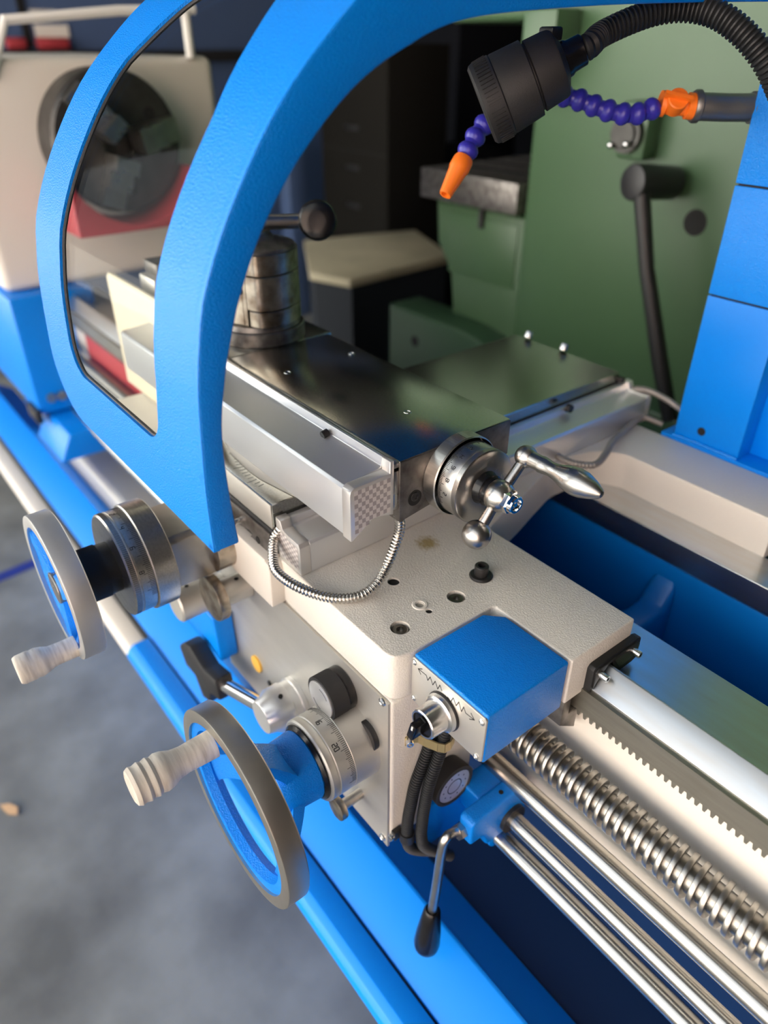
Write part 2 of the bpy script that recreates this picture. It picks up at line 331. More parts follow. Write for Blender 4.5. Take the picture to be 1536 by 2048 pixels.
# ================================================================== SWITCH BOX
sb = thing('switch_box', 'blue switch box with nickel front plate set into the saddle corner', 'switch box', (-278, 330, -52))
M().prism([(-320.2, 284), (-236.2, 284), (-236.2, 375.5), (-306, 375.5), (-320.2, 362)], 'z', -52, 1.2, 1.8, 3).build('housing', 'blue', sb)
pl = M().prism([(-318.8, -51), (-239.5, -51), (-237, -49), (-236, -3), (-237.5, -.9), (-318.8, -.9), (-320.8, -3), (-320.8, -49)], 'y', 282.4, 284.2, .3).build('front_plate', 'plate', sb)
for xx, zz in ((-317.6, -5.6), (-317.4, -46.6), (-240.2, -6.9), (-242.6, -48.2)):
    M().lathe((xx, 282.4, zz), (0, -1, 0), [(0, 2.9), (.8, 2.7), (1.5, 1.6), (1.7, .8), (1.2, .5), (1.2, 0)], 16).build('screw', 'zinc', pl)
def stroke(mm, pts, w, y):
    for (xa, za), (xb, zb) in zip(pts, pts[1:]):
        dx, dz = xb-xa, zb-za; L_ = math.hypot(dx, dz); nx, nz = -dz/L_*w/2, dx/L_*w/2; ex, ez = dx/L_*w*.3, dz/L_*w*.3
        mm.prism([(xa-ex+nx, za-ez+nz), (xa-ex-nx, za-ez-nz), (xb+ex-nx, zb+ez-nz), (xb+ex+nx, zb+ez+nz)], 'y', y-.12, y+.05)
for pts, hd in (([(-313.1, -9.3), (-303.1, -8.8), (-301.2, -12.9), (-298.5, -6.9), (-295.1, -13), (-292.5, -6.7), (-289.2, -12.7), (-287, -6.5), (-284.4, -10.6)], [(-309.8, -13.0), (-313.1, -9.3), (-308.4, -5.9)]),
                ([(-277.5, -11.9), (-273.9, -14), (-271.6, -7.7), (-267.9, -13.2), (-265.3, -6.9), (-261.8, -14.4), (-259.8, -7.6), (-257.3, -12), (-247.9, -11.3)], [(-252.8, -14.7), (-247.9, -11.3), (-252.0, -7.4)])):
    a = M(); stroke(a, pts, .75, 282.4); stroke(a, hd, .75, 282.4); o = a.build('travel_arrow', 'ink', pl, smooth=False); o['label'] = 'black zigzag travel arrow'
AX, AZ = -280.5, -30.0
M().lathe((AX, 282.4, AZ), (0, -1, 0), [(0, 0), (0, 17.6), (1.4, 17.6), (2.4, 16.9), (2.4, 0)], 40).build('seal_ring', 'black', sb)
M().lathe((AX, 280, AZ), (0, -1, 0), [(0, 12), (0, 16.8), (3.6, 16.2), (4.6, 14.6), (4.6, 13.4), (20.0, 13.0), (21, 12.2), (21, 10.8), (17, 10.6)], 44).build('bezel', 'bezel_metal', sb, ang=25)
kb = M().cyl((AX, 263.5, AZ), (AX, 260.2, AZ), 10.6, seg=32)
kn = []
c45, s45 = math.cos(math.radians(-14)), math.sin(math.radians(-14))
for px, pz in ((-3.4, 9.6), (3.4, 9.6), (3.4, -9.6), (-3.4, -9.6)): kn.append((AX+px*c45-pz*s45, AZ+px*s45+pz*c45))
kb.prism(kn, 'y', 262, 247.5, 1.2); o = kb.build('selector_knob', 'black_gloss', sb)
M().prism([(AX+1.2, AZ+8.2), (AX+2.8, AZ+8.2), (AX+2.0, AZ+3.4), (AX+.4, AZ+3.4)], 'y', 247.6, 247.2).build('pointer_mark', 'label_white', o)
# ================================================================== APRON
ap = thing('apron', 'cream apron casting with a steel front plate under the saddle', 'apron', (-480, 290, -262))
M().prism([(-326, -51), (-326, -246), (-333, -262), (-640, -262), (-640, -51)], 'y', 266, 372, 3, 3).build('apron_casting', 'cream', ap)
fp = M().box(-655, -328.5, 263.6, 266.2, -257, -52).build('front_plate', 'plate', ap)
for xx, zz in ((-336, -55), (-336, -250)): M().lathe((xx, 263.6, zz), (0, -1, 0), [(0, 4.4), (1.3, 4), (2.2, 2.2), (1.6, 1.6), (1.6, 0)], 18).build('plate_screw', 'zinc', fp)
M().cyl((-356.5, 264, -114.5), (-356.5, 258, -114.5), 16, seg=36, bev=1).build('black_plug', 'black', ap)
a = M()   # two small white characters on the plug
stroke(a, [(-362, -113), (-359.5, -111), (-361.5, -109), (-359, -107)], .7, 258); stroke(a, [(-358, -113), (-356, -110), (-358.5, -108), (-356, -107)], .7, 258)
a.build('plug_lettering', 'label_white', ap, smooth=False)
M().cyl((-575, 264.5, -197), (-575, 261, -197), 11, seg=24).build('oil_sight_glass', 'amber', ap)
M().cyl((-548, 264.5, -208), (-548, 262, -208), 4).build('plate_rivet', 'black', ap)
# knurled black knob with silver cap
def knurl(o, d, r, h, n=72, dep=.5):
    d, u, w = basis(d); o = Vector(o); mm = M(); vs = []; nz = max(3, int(h/1.2))
    for i in range(nz+1):
        for k in range(n*2):
            a = math.pi*k/n+ (i*math.pi/n); rr = r-(dep if (k+i) % 2 else 0)
            a = math.pi*k/n; vs.append((o+d*(h*i/nz)+(u*math.cos(a)+w*math.sin(a))*rr)[:])
    n2 = n*2; fs = [(i*n2+k, i*n2+(k+1) % n2, (i+1)*n2+(k+1) % n2, (i+1)*n2+k) for i in range(nz) for k in range(n2)]
    fs += [tuple(range(n2)), tuple(range(nz*n2, (nz+1)*n2))]
    return mm.add(vs, fs)
kn_ = knurl((-394, 255, -84), (0, -1, 0), 21.8, 17).build('feed_knob', 'black_matte', ap, ang=80); kn_['label'] = 'black knurled feed knob with a round silver cap'
M().cyl((-394, 263.6, -84), (-394, 254, -84), 21.5, seg=40, bev=1).build('knob_base', 'black_gloss', kn_)
M().cyl((-394, 239, -84), (-394, 236.6, -84), 18.5, seg=36, bev=.6).build('silver_cap', 'alu_cap', kn_)
for a0 in (.6, 3.7):
    a = M(); stroke(a, [(-394+13*math.cos(a0+i*.12), -84+13*math.sin(a0+i*.12)) for i in range(9)], 1.0, 236.7)
    a.build('turn_arrow', 'ink', kn_, smooth=False)
# small push knob
pk = M().cyl((-372, 240, -219), (-372, 232.5, -219), 12.5, seg=32, bev=1.2).build('push_knob', 'steel_worn', ap); pk['label'] = 'small round steel push knob'
M().cyl((-372, 263.6, -219), (-372, 240, -219), 5.5).build('stem', 'steel', pk)
# ---- longitudinal handwheel
def handwheel_rim(cx, cz, y0, y1, R, r, bev=1.2): return M().lathe((cx, y0, cz), (0, 1, 0), [(0, r), (0, R-bev), (bev*.3, R-bev*.3), (bev, R), (y1-y0-bev, R), (y1-y0, R-bev), (y1-y0, r+2), (0, r)], 96)
def grip(mm, p, prof, seg=32): return mm.lathe(p, (0, -1, 0), prof, seg)
hx, hz = -380, -136
hw = thing('apron_handwheel', 'larger handwheel with blue spokes and ribbed white grip on the apron', 'handwheel', (hx, 190, hz-92))
handwheel_rim(hx, hz, 133, 153, 92, 80).build('rim', 'steel_rim', hw)
M().lathe((hx, 135.5, hz), (0, 1, 0), [(0, 80.5), (0, 71), (8, 69), (15, 72), (15, 80.5), (0, 80.5)], 96).build('inner_rim', 'blue', hw)
for k in range(3):
    a = math.radians(78+k*120); ca, sa = math.cos(a), math.sin(a); nn = 7; secs = []
    for i in range(nn+1):
        t_ = i/nn; rr = 20+t_*54; yy = 186-38*(t_**1.2); wd_ = 19-8*t_ if t_ < .8 else 13+(t_-.8)*40; th_ = 11-4*t_
        for sx, sy in ((-1, -1), (1, -1), (1, 1), (-1, 1)): secs.append((hx+ca*rr-sa*sx*wd_, yy+sy*th_*.6-2, hz+sa*rr+ca*sx*wd_))
    fs = [(i*4+j, i*4+(j+1) % 4, i*4+4+(j+1) % 4, i*4+4+j) for i in range(nn) for j in range(4)]+[(0, 1, 2, 3), tuple(nn*4+j for j in range(4))]
    M().add(secs, fs).build('spoke', 'blue', hw, ang=50)
M().lathe((hx, 168, hz), (0, 1, 0), [(0, 13), (0, 26), (2, 29), (10, 31.5), (38, 33.5), (40, 32), (40, 0)], 48).build('hub', 'blue', hw)
M().lathe((hx, 167, hz), (0, 1, 0), [(6, 0), (4, 6), (0, 7), (0, 12), (5, 13.5), (9, 13.5)], 36).build('hub_bushing', 'steel_dark', hw)
M().lathe((hx, 207, hz), (0, 1, 0), [(0, 34), (2.5, 37), (5, 37)], 48).build('black_collar', 'black_gloss', hw)
dl = M().lathe((hx, 211, hz), (0, 1, 0), [(0, 30), (0, 39), (1.5, 40.5), (7, 40.5), (8.5, 39.5), (9.5, 40.5), (25, 40.5), (25.6, 40), (26.2, 40.5), (54, 41.5), (54, 0)], 72).build('dial', 'plate', hw)
def ticks(axis, o, r, t0, n, a0, a1, ln, wd_, up):
    """engraved graduation lines around a dial: thin raised bars on the cylinder"""
    d, u, w = basis(axis); mm = M(); o = Vector(o)
    for k in range(n):
        a = a0+(a1-a0)*k/(n-1); L_ = ln*(1.7 if k % 10 == 0 else 1.35 if k % 5 == 0 else 1); e = wd_/2/r
        q = []
        for rr in (r-.3, r+.09):
            for aa, tt in ((a-e, t0), (a+e, t0), (a+e, t0+up*L_), (a-e, t0+up*L_)): q.append((o+d*tt+(u*math.cos(aa)+w*math.sin(aa))*rr)[:])
        mm.add(q, [(0, 1, 2, 3), (4, 5, 6, 7), (0, 1, 5, 4), (1, 2, 6, 5), (2, 3, 7, 6), (3, 0, 4, 7)])
    return mm
SEG = {'0': 'abcdef', '1': 'bc', '2': 'abged', '3': 'abgcd', '4': 'fgbc', '5': 'afgcd', '6': 'afgedc', '7': 'abc', '8': 'abcdefg', '9': 'abcdfg'}
SP = {'a': ((0, 2), (1, 2)), 'b': ((1, 2), (1, 1)), 'c': ((1, 1), (1, 0)), 'd': ((0, 0), (1, 0)), 'e': ((0, 1), (0, 0)), 'f': ((0, 2), (0, 1)), 'g': ((0, 1), (1, 1))}
def dial_text(axis, o, r, t, ang_, txt, h, flip=1):
    """small engraved-looking numerals that follow the dial; text runs around the dial"""
    d, u, w = basis(axis); o = Vector(o); mm = M(); sc = h/2.
    wdt = len(txt)*1.5*sc
    def pt(ax_, ay_, rr):
        a = ang_+flip*(ax_-wdt/2)/r; return o+d*(t+flip*(ay_-h/2)*1.0)+(u*math.cos(a)+w*math.sin(a))*rr
    for i, chh in enumerate(txt):
        for sg in SEG[chh]:
            (xa, ya), (xb, yb) = SP[sg]; xa = (xa+i*1.5)*sc; xb = (xb+i*1.5)*sc; ya *= sc; yb *= sc
            ww = .16*sc; dx, dy = xb-xa, yb-ya; L_ = math.hypot(dx, dy); nx, ny = -dy/L_*ww, dx/L_*ww
            q = [pt(x_, y_, rr)[:] for rr in (r-.3, r+.1) for x_, y_ in ((xa-nx, ya-ny), (xa+nx, ya+ny), (xb+nx, yb+ny), (xb-nx, yb-ny))]
            mm.add(q, [(0, 1, 2, 3), (4, 5, 6, 7), (0, 1, 5, 4), (1, 2, 6, 5), (2, 3, 7, 6), (3, 0, 4, 7)])
    return mm
def ang_of(axis, vec):
    d, u, w = basis(axis); v = Vector(vec); return math.atan2(v.dot(w), v.dot(u))
YA = (0, 1, 0)
ac = ang_of(YA, (.35, 0, .94))
ticks(YA, (hx, 0, hz), 40.5, 236.3, 61, ac-1.3, ac+1.3, 4.5, .45, -1).build('graduations', 'ink', dl, smooth=False)
aa = ang_of(YA, (-.05, 0, 1)); dial_text(YA, (hx, 0, hz), 40.5, 226, aa, '16', 5, 1).build('dial_number', 'ink', dl, smooth=False)
aa = ang_of(YA, (.62, 0, .78)); dial_text(YA, (hx, 0, hz), 40.5, 226, aa, '20', 5, 1).build('dial_number', 'ink', dl, smooth=False)
g = M(); grip(g, (-400, 134, -72), [(0, 0), (0, 12.2), (26, 11.4), (34, 12.5), (41, 15.5), (46, 16.4), (50, 15.2), (53, 16.6), (57, 15.4), (60, 16.6), (64, 15.4), (67, 16.2), (70, 14.6), (71, 12), (70.4, 11), (71, 10), (71, 0)]).build('grip', 'grip_white', hw)
# ---- engagement lever with black T handle on the left of the apron
t = thing('feed_lever', 'black T-shaped lever with a chrome shank on the apron', 'lever', (-520, 230, -215))
M().lathe((-487, 264, -180), (0, -1, 0), [(0, 0), (0, 26), (5, 26), (6, 24), (14, 24), (15, 25.5), (30, 25), (36, 21), (44, 19), (45, 18), (45, 0)], 40).build('boss', 'alu_cap', t)
M().cyl((-479, 240, -155.6), (-478, 240, -153.2), 2.4).build('set_screw_hole', 'dark_hole', t)
M().cyl((-505, 228, -182), (-590, 225, -220), 8.5, seg=24).build('shank', 'chrome', t)
M().prism([(-693, -226), (-672, -206), (-655, -201), (-622, -214), (-588, -204), (-584, -236), (-612, -246), (-618, -268), (-640, -276), (-654, -250), (-680, -252)], 'y', 213, 236, 4, 2).build('handle', 'black', t)
# ---- selector knobs and blue bracket at the far left of the apron
t = thing('selector_knob', 'pale worn cylindrical selector knob left of the disc knob', 'knob', (-640, 234, -142), 'selector knobs on the apron')
M().lathe((-640, 264, -118), (0, -1, 0), [(0, 0), (0, 14), (22, 14), (22, 22), (60, 22), (62, 20), (62, 0)], 32).build('knob_body', 'plate', t)
M().cyl((-636, 218, -96.2), (-636, 218, -95.8), 2.4).build('set_screw_hole', 'dark_hole', t)
t = thing('selector_knob', 'pale disc-shaped selector knob beside the saddle nose', 'knob', (-575, 240, -100), 'selector knobs on the apron')
M().cyl((-575, 263, -76), (-575, 230, -76), 15, seg=28).build('stem', 'plate', t)
M().cyl((-575, 231, -76), (-575, 219, -76), 26, seg=40, bev=2).build('disc', 'steel_worn', t)
M().cyl((-571, 250, -61.2), (-571, 250, -60.6), 2.4).build('set_screw_hole', 'dark_hole', t)
tag(M().prism([(-760, -205), (-623, -217), (-627, -150), (-640, -150), (-760, -150)], 'y', 238, 263, 3, 3).build('lever_bracket', 'blue_smooth'), 'bright blue angular bracket below the pale selector knobs', 'bracket')
# ================================================================== CONDUITS, GAUGE, CONTROL LEVER
def conduit(pts, lab):
    q = cat_rom(pts, 10); o = ribbed(q, 4.7, 5.9, 2.8, seg=18).build('cable_conduit', 'rubber'); return tag(o, lab, 'conduit', 'black conduits under the switch box')
conduit([(-314, 314, -53), (-315, 312, -80), (-315, 306, -103.7), (-315, 299.7, -125), (-315, 292.6, -144), (-315, 285.4, -164), (-315, 281.5, -186), (-316, 279, -212), (-316, 278.5, -243), (-315, 286, -266), (-312, 320, -300)], 'left of two black corrugated conduits hanging below the switch box')
conduit([(-304, 320, -53), (-305, 317, -80), (-305, 311, -98), (-305, 306, -120.6), (-305, 299.5, -139.6), (-305, 293.5, -161), (-305, 290, -183), (-305.5, 288, -210), (-305.5, 288, -237), (-304, 294, -258), (-300, 325, -298)], 'right of two black corrugated conduits beside the round gauge')
t = thing('conduit_clamp', 'brass strap clamp holding the two black conduits', 'clamp', (-300, 312, -112))
q = [(-325.6, 281), (-325.6, 288), (-321, 293), (-315, 294.5), (-303, 300), (-298, 304), (-297.5, 310), (-301, 318), (-308, 320), (-325.6, 320)]
bnd = M()
for (xa, ya), (xb, yb) in zip(q, q[1:]):
    dx, dy = xb-xa, yb-ya; L_ = math.hypot(dx, dy); nx, ny = -dy/L_*.7, dx/L_*.7; bnd.prism([(xa+nx, ya+ny), (xb+nx, yb+ny), (xb-nx, yb-ny), (xa-nx, ya-ny)], 'z', -115, -104)
bnd.build('strap', 'brass', t); M().screw((-325.5, 285, -109), (1, -.5, 0), 3.6, 7).build('screw', 'zinc', t)
t = thing('conduit_clip', 'black plastic clip holding the conduits low on the apron side', 'clamp', (-312, 285, -240))
M().lathe((-316, 278.5, -243), (0, 0, 1), [(0, 6.2), (0, 7.6), (12, 7.6), (12, 6.2), (0, 6.2)], 28).box(-326, -320, 266, 276, -241, -229, 1).build('clip_body', 'black', t)
M().screw((-323, 266, -235), (.1, -1, 0), 3.2, 4).build('screw', 'zinc', t)
t = thing('round_gauge', 'round black gauge with a silver dial face on the blue bracket', 'gauge', (-310, 330, -205))
M().lathe((-325.9, 331, -196), (1, 0, 0), [(0, 0), (0, 23), (10, 24.5), (18.5, 24.5), (19.5, 23), (19.5, 20.5), (18.1, 20.2), (18.1, 0)], 44).build('housing', 'black_matte', t)
f_ = M().cyl((-308, 331, -196), (-307.5, 331, -196), 20, seg=40).build('dial_face', 'alu_cap', t)
a = M()
for k in range(10):
    an = k*.628; a.box(-307.6, -307.3, 331+14.5*math.cos(an)-.7, 331+14.5*math.cos(an)+.7, -196+14.5*math.sin(an)-.7, -196+14.5*math.sin(an)+.7)
a.lathe((-307.6, 331, -196), (1, 0, 0), [(0, 8.4), (.25, 8.4), (.25, 9.4), (0, 9.4)], 30).build('scale_marks', 'ink', f_)
t = thing('lever_mount', 'blue cast mount on the rods that carries the control lever', 'mount', (-290, 350, -280))
M().prism([(312, -290), (400, -290), (405, -226), (300, -224), (298, -268)], 'x', -325.6, -318, 3, 3).build('back_plate', 'blue', t)
M().prism([(320, -239), (338, -241), (345, -262), (400, -262), (400, -216), (384, -206), (324, -206), (320, -210)], 'x', -288, -270, 3, 3).build('bracket_arm', 'blue', t)
M().prism([(346, -208), (396, -212), (398, -260), (352, -252)], 'x', -318, -288, 3, 3).build('bracket_web', 'blue', t)
M().cyl((-317.5, 328, -225), (-314, 328, -225), 6, seg=20).build('bolt', 'zinc', t)
M().cyl((-279, 368, -206.5), (-279, 368, -205.6), 2.4).build('oil_hole', 'dark_hole', t)
M().cyl((-318, 372, -278), (-276, 372, -278), 15, seg=36, bev=1.5).build('rod_collar', 'blue', t)
M().cyl((-270, 378, -244.5), (-265.5, 378, -244.5), 16, seg=36).build('rod_bush', 'black_steel', t)
lv = thing('control_lever', 'bent steel lever with a tapered black grip hanging below the blue mount', 'lever', (-284, 290, -395))
M().cyl((-282, 320, -226), (-282, 313, -225), 8, seg=6).build('lock_nut', 'steel', lv)
lp = cat_rom([(-282, 319, -226), (-283, 306, -220.5), (-283.5, 299.5, -223), (-284, 296, -237), (-284, 292, -295), (-284, 287, -350)], 8)
M().tube(lp, 5.0, 16).build('rod', 'steel', lv)
M().lathe((-284, 288.2, -337), (0, -.085, -1), [(0, 0), (0, 7.2), (3, 9), (20, 11), (42, 13.2), (58, 14.2), (65, 13.4), (69, 11), (70, 9), (70, 0)], 32).build('grip', 'black_gloss', lv)
# ================================================================== CROSS SLIDE
cs = thing('cross_slide', 'ground steel cross slide lying across the saddle', 'cross slide', (-600, 530, 0))
M().box(-690, -506, 266, 790, 2, 58, .9, 1).build('slide_body', 'steel_ground', cs)
M().prism([(-690, 31), (-503, 31), (-503, -9), (-545, -11), (-566, -18), (-690, -18)], 'y', 263.4, 266.2, .6).build('wiper_rubber', 'rubber', cs)
M().box(-690, -506.4, 264.9, 266.1, 30, 57.6, .4).build('front_face_plate', 'plate', cs)
wp = M().prism([(-690, 26), (-507, 27), (-508, -9), (-562, -14), (-542, 8), (-548, 9.5), (-580, 2), (-690, 2)], 'y', 260.8, 263.6, .5).build('wiper_plate', 'steel_dark', cs)
for xx, zz in ((-564, 13), (-524, -3)): M().screw((xx, 260.8, zz), (0, -1, 0), 3.2, 7).build('screw', 'zinc', wp)
M().cyl((-531, 260.9, 7), (-531, 260.4, 7), 4, seg=20).build('plate_hole', 'dark_hole', wp)
M().box(-700, -500, 790, 797, 0, 50, 1).build('rear_wiper', 'black', cs)
for xx in (-665, -600): M().screw((xx, 790, 60), (0, .4, 1), 6, 9).build('rear_screw', 'zinc', cs)
a = M()
for k in range(13):
    an = math.radians(-118+k*3); L_ = 11 if k % 5 == 0 else 6.5
    ca, sa = math.cos(an), math.sin(an); R0 = 117; cx, cy = -560, 396
    p = [(cx+ca*R0-sa*.35, cy+sa*R0+ca*.35), (cx+ca*R0+sa*.35, cy+sa*R0-ca*.35), (cx+ca*(R0+L_)+sa*.35, cy+sa*(R0+L_)-ca*.35), (cx+ca*(R0+L_)-sa*.35, cy+sa*(R0+L_)+ca*.35)]
    a.prism(p, 'z', 57.9, 58.12)
a.build('swivel_graduations', 'ink', cs, smooth=False)
# feed block, dial and handwheel of the cross slide
cw = thing('cross_slide_handwheel', 'smaller handwheel with black knurled sleeve and graduated dial at the cross slide', 'handwheel', (-612, 150, -90))
wx, wz = -612, -17
M().prism([(wx-34, 12), (wx+30, 12), (wx+34, 6), (wx+34, -48), (wx-34, -48)], 'y', 186, 258, 1.5).build('feed_block', 'steel_rim', cw)
M().cyl((wx+22, 232, -24), (wx+22, 258, -24), 26, seg=30).build('block_boss', 'steel_worn', cw)
dd = M().lathe((wx, 141, wz), (0, 1, 0), [(0, 20), (0, 51.5), (1.5, 53.2), (7, 53.2), (7.8, 52.2), (8.6, 52.2), (9.2, 53.2), (22.2, 53.2), (22.6, 52.4)], 90).build('dial', 'steel_brushed', cw)
M().lathe((wx, 163.4, wz), (0, 1, 0), [(0, 40), (0, 54.6), (1, 55.8), (22, 55.8), (23, 54.8), (23, 0)], 90).build('index_ring', 'steel_brushed', cw)
knurl((wx, 142.6, wz), (0, 1, 0), 53.5, 5, n=150, dep=.5).build('knurled_edge', 'steel_dark', dd, ang=80)
ac = ang_of(YA, (.55, 0, .83))
ticks(YA, (wx, 0, wz), 53.2, 163.2, 75, ac-1.35, ac+1.2, 5.5, .5, -1).build('graduations', 'ink', dd, smooth=False)
for tx, vx in (('2', (-.1, 0, 1)), ('4', (.35, 0, .94)), ('6', (.72, 0, .7)), ('8', (.95, 0, .3))):
    dial_text(YA, (wx, 0, wz), 53.2, 153, ang_of(YA, vx), tx, 4.5, 1).build('dial_number', 'ink', dd, smooth=False)
M().lathe((wx, 104, wz), (0, 1, 0), [(0, 0), (0, 27.5), (6, 27.5), (7, 26.6), (38, 25.6), (38, 0)], 60).build('sleeve', 'black', cw)
knurl((wx, 114, wz), (0, 1, 0), 27.0, 16, n=70, dep=.55).build('knurled_band', 'black_matte', cw, ang=80)
handwheel_rim(wx, wz, 83, 104, 73.5, 62).build('rim', 'steel_satin', cw)
M().lathe((wx, 84, wz), (0, 1, 0), [(3, 62.5), (10, 45), (14, 24), (16, 0)], 64).lathe((wx, 84, wz), (0, 1, 0), [(20, 0), (19, 24), (17, 62.5)], 64).build('web', 'blue', cw)
for k in range(3):
    a = math.radians(30+120*k); ca, sa = math.cos(a), math.sin(a)
    M().add([(wx+ca*r_-sa*s_*w_, y_, wz+sa*r_+ca*s_*w_) for r_, y_, w_ in ((10, 86, 12), (62, 85, 9)) for s_ in (-1, 1)]+[(wx+ca*r_-sa*s_*w_, y_, wz+sa*r_+ca*s_*w_) for r_, y_, w_ in ((10, 98, 16), (62, 94, 13)) for s_ in (-1, 1)],
            [(0, 1, 3, 2), (4, 5, 7, 6), (0, 2, 6, 4), (1, 3, 7, 5), (0, 1, 5, 4), (2, 3, 7, 6)]).build('spoke', 'blue', cw)
M().cyl((wx, 84, wz), (wx, 100, wz), 16, seg=30, bev=1).build('hub', 'steel', cw)
grip(M(), (-587, 84, -72), [(0, 0), (0, 10.5), (14, 10.2), (24, 10.6), (30, 13), (36, 14.4), (40, 13.8), (42, 14.6), (52, 14.2), (54, 13.4), (55, 12.5), (55, 0)]).build('grip', 'grip_white', cw)
# cross-slide scale
sc_ = thing('cross_slide_scale', 'long grey aluminium measuring scale along the cross slide', 'scale', (-484, 540, 0))
def scale_prof(o, sg=1): return [(0, .3), (0, 32), (-2, 34.5), (-30, 34.5), (-33, 36), (-33, 44), (-40, 44), (-40, .3)]
M().prism([(-463.3+a_, z_) for a_, z_ in scale_prof(0)], 'y', 279, 798, .5).build('profile', 'aluminium', sc_)
ec = [(-463.3, .3), (-463.3, 31), (-465.5, 35), (-484, 35.5), (-492, 37), (-495, 45), (-503.5, 46), (-503.5, .3)]
M().prism(ec, 'y', 267.5, 279, .7).build('end_cap', 'alu_cap', sc_)
M().prism(ec, 'y', 798, 808, .7).build('end_cap', 'alu_cap', sc_)
M().cyl((-496, 677, 43), (-490, 677, 43), 5, seg=18).build('set_screw', 'black', sc_)
def checker(name, poly_test, axis, t, u0, u1, v0, v1, nu, nv, parent, mk):
    mm = {0: M(), 1: M()}
    for i in range(nu):
        for j in range(nv):
            ua, ub = u0+(u1-u0)*i/nu, u0+(u1-u0)*(i+1)/nu; va, vb = v0+(v1-v0)*j/nv, v0+(v1-v0)*(j+1)/nv
            if not poly_test((ua+ub)/2, (va+vb)/2): continue
            mm[(i+j) % 2].add(mk(ua, ub, va, vb, t), [(0, 1, 2, 3)])
    for k, nm in ((0, 'checker_light'), (1, 'checker_dark')): mm[k].build('checker_label', nm, parent, smooth=False)
checker('l', lambda u, v: v < 30+(-470-u)*.1 and u < -467 and v > 5, 'y', 267.3, -500, -467, 5, 33, 9, 10, sc_, lambda a, b, c, d, t: [(a, t, c), (b, t, c), (b, t, d), (a, t, d)])
# ================================================================== COMPOUND SLIDE
cp = thing('compound_slide', 'dark ground steel compound slide with three small holes on top', 'compound slide', (-640, 395, 58))
M().prism([(-660, 296), (-620, 284), (-575, 280.5), (-552, 281.5), (-489, 293), (-489, 500), (-552, 510), (-620, 508), (-700, 500), (-720, 300)], 'z', 58.3, 78, .8).build('swivel_base', 'plate', cp)
M().prism([(348, 78), (442, 78), (450, 92), (340, 92)], 'x', -800, -420).build('dovetail', 'steel_dark', cp)
M().box(-690.8, -397, 329.5, 460, 92, 130, 1.4).build('slide', 'steel_ground', cp)
M().box(-860, -692, 329.5, 466, 92, 129.6, 1.2).build('rear_slide', 'steel_ground', cp)
ep = M().prism([(329.5, 70), (372, 76), (372, 83), (362, 84), (362, 90), (376, 92), (376, 94), (460, 94), (460, 128.5), (329.5, 128.5)], 'x', -412, -396.4, .6).build('end_plate', 'steel_dark', cp)
M().cyl((-396.5, 346, 89), (-395.9, 346, 89), 7.5, seg=28).build('bolt_recess', 'dark_hole', ep)
M().screw((-396, 346, 90.5), (1, 0, 0), 4.4, 1.2, .5).build('bolt', 'black_steel', ep)
M().box(-860, -398, 324, 329.5, 124, 128.6, .5).box(-860, -398, 324, 329.5, 84, 121, .5).build('gib_strip', 'steel', cp)
for x_, y_ in ((-619.6, 442.7), (-616.3, 358.1), (-465.7, 394.8)):
    M().lathe((x_, y_, 129.5), (0, 0, 1), [(0, 0), (.2, 2.2), (.9, 2.6), (.9, 3.6), (.4, 3.9)], 20).build('tapped_plug', 'zinc', cp)
# dial
dy, dz = 392, 100
XA = (1, 0, 0)
cd = thing('compound_dial', 'graduated steel dial with knurled edge on the compound slide end', 'dial', (-385, dy, dz-37))
M().lathe((-396.4, dy, dz), XA, [(0, 0), (0, 36.6), (1, 37.4), (13.5, 37.4), (14.5, 36.4)], 80).build('index_ring', 'steel_brushed', cd)
dg = M().lathe((-381.6, dy, dz), XA, [(0, 28), (0, 33.4), (.6, 33.9), (15, 33.4), (16, 32.8), (17, 33.6), (21.6, 33.4), (22.4, 32.2), (22.4, 13)], 80).build('graduated_ring', 'steel', cd)
knurl((-364.6, dy, dz), XA, 34.0, 4.4, n=120, dep=.5).build('knurled_edge', 'steel', dg, ang=80)
ac = ang_of(XA, (0, -.62, .78))
ticks(XA, (0, dy, dz), 33.85, -381.3, 66, ac-1.25, ac+1.25, 3.6, .5, 1).build('graduations', 'ink', dg, smooth=False)
M().add([(-394, dy-37.45*math.sin(a_), dz+37.45*math.cos(a_)) for a_ in (.03, .045)]+[(-383, dy-37.45*math.sin(a_), dz+37.45*math.cos(a_)) for a_ in (.045, .03)], [(0, 1, 2, 3)]).build('zero_mark', 'ink', cd, smooth=False)
for tx, a_ in (('12', .17), ('14', .52), ('16', .87), ('18', 1.22), ('2', 1.57)):
    dial_text(XA, (0, dy, dz), 33.7, -372.4, ang_of(XA, (0, -math.sin(a_), math.cos(a_))), tx, 3.6, -1).build('dial_number', 'ink', dg, smooth=False)
# ball crank
bk = thing('ball_crank', 'polished steel ball crank handle with slim grip and hexagon nut', 'crank', (-341, dy, 58))
M().lathe((-361, dy, dz), XA, [(0, 0), (0, 14.5), (2, 15.2), (4, 14.2), (8, 13.4), (9, 14), (10, 13), (14, 12.6), (14, 0)], 40).build('black_bush', 'black_gloss', bk)
M().lathe((-356, dy, dz), XA, [(0, 10)]+[(14-14*math.cos(a_)*1.0, 14*math.sin(a_)) for a_ in [math.radians(40+10*i) for i in range(11)]]+[(26, 0)], 40).build('hub_ball', 'steel', bk)
b1 = Vector((-342, 368.7, 70.5)); b2 = Vector((-341, 419.5, 128.2)); hb = Vector((-342, dy, dz))
M().cyl(hb, b1, 4.6, 5.2).cyl(hb, b2, 4.8, 4.4).build('arm', 'steel', bk)
M().sphere(b1, 12.6, 36).build('counterweight_ball', 'steel', bk)
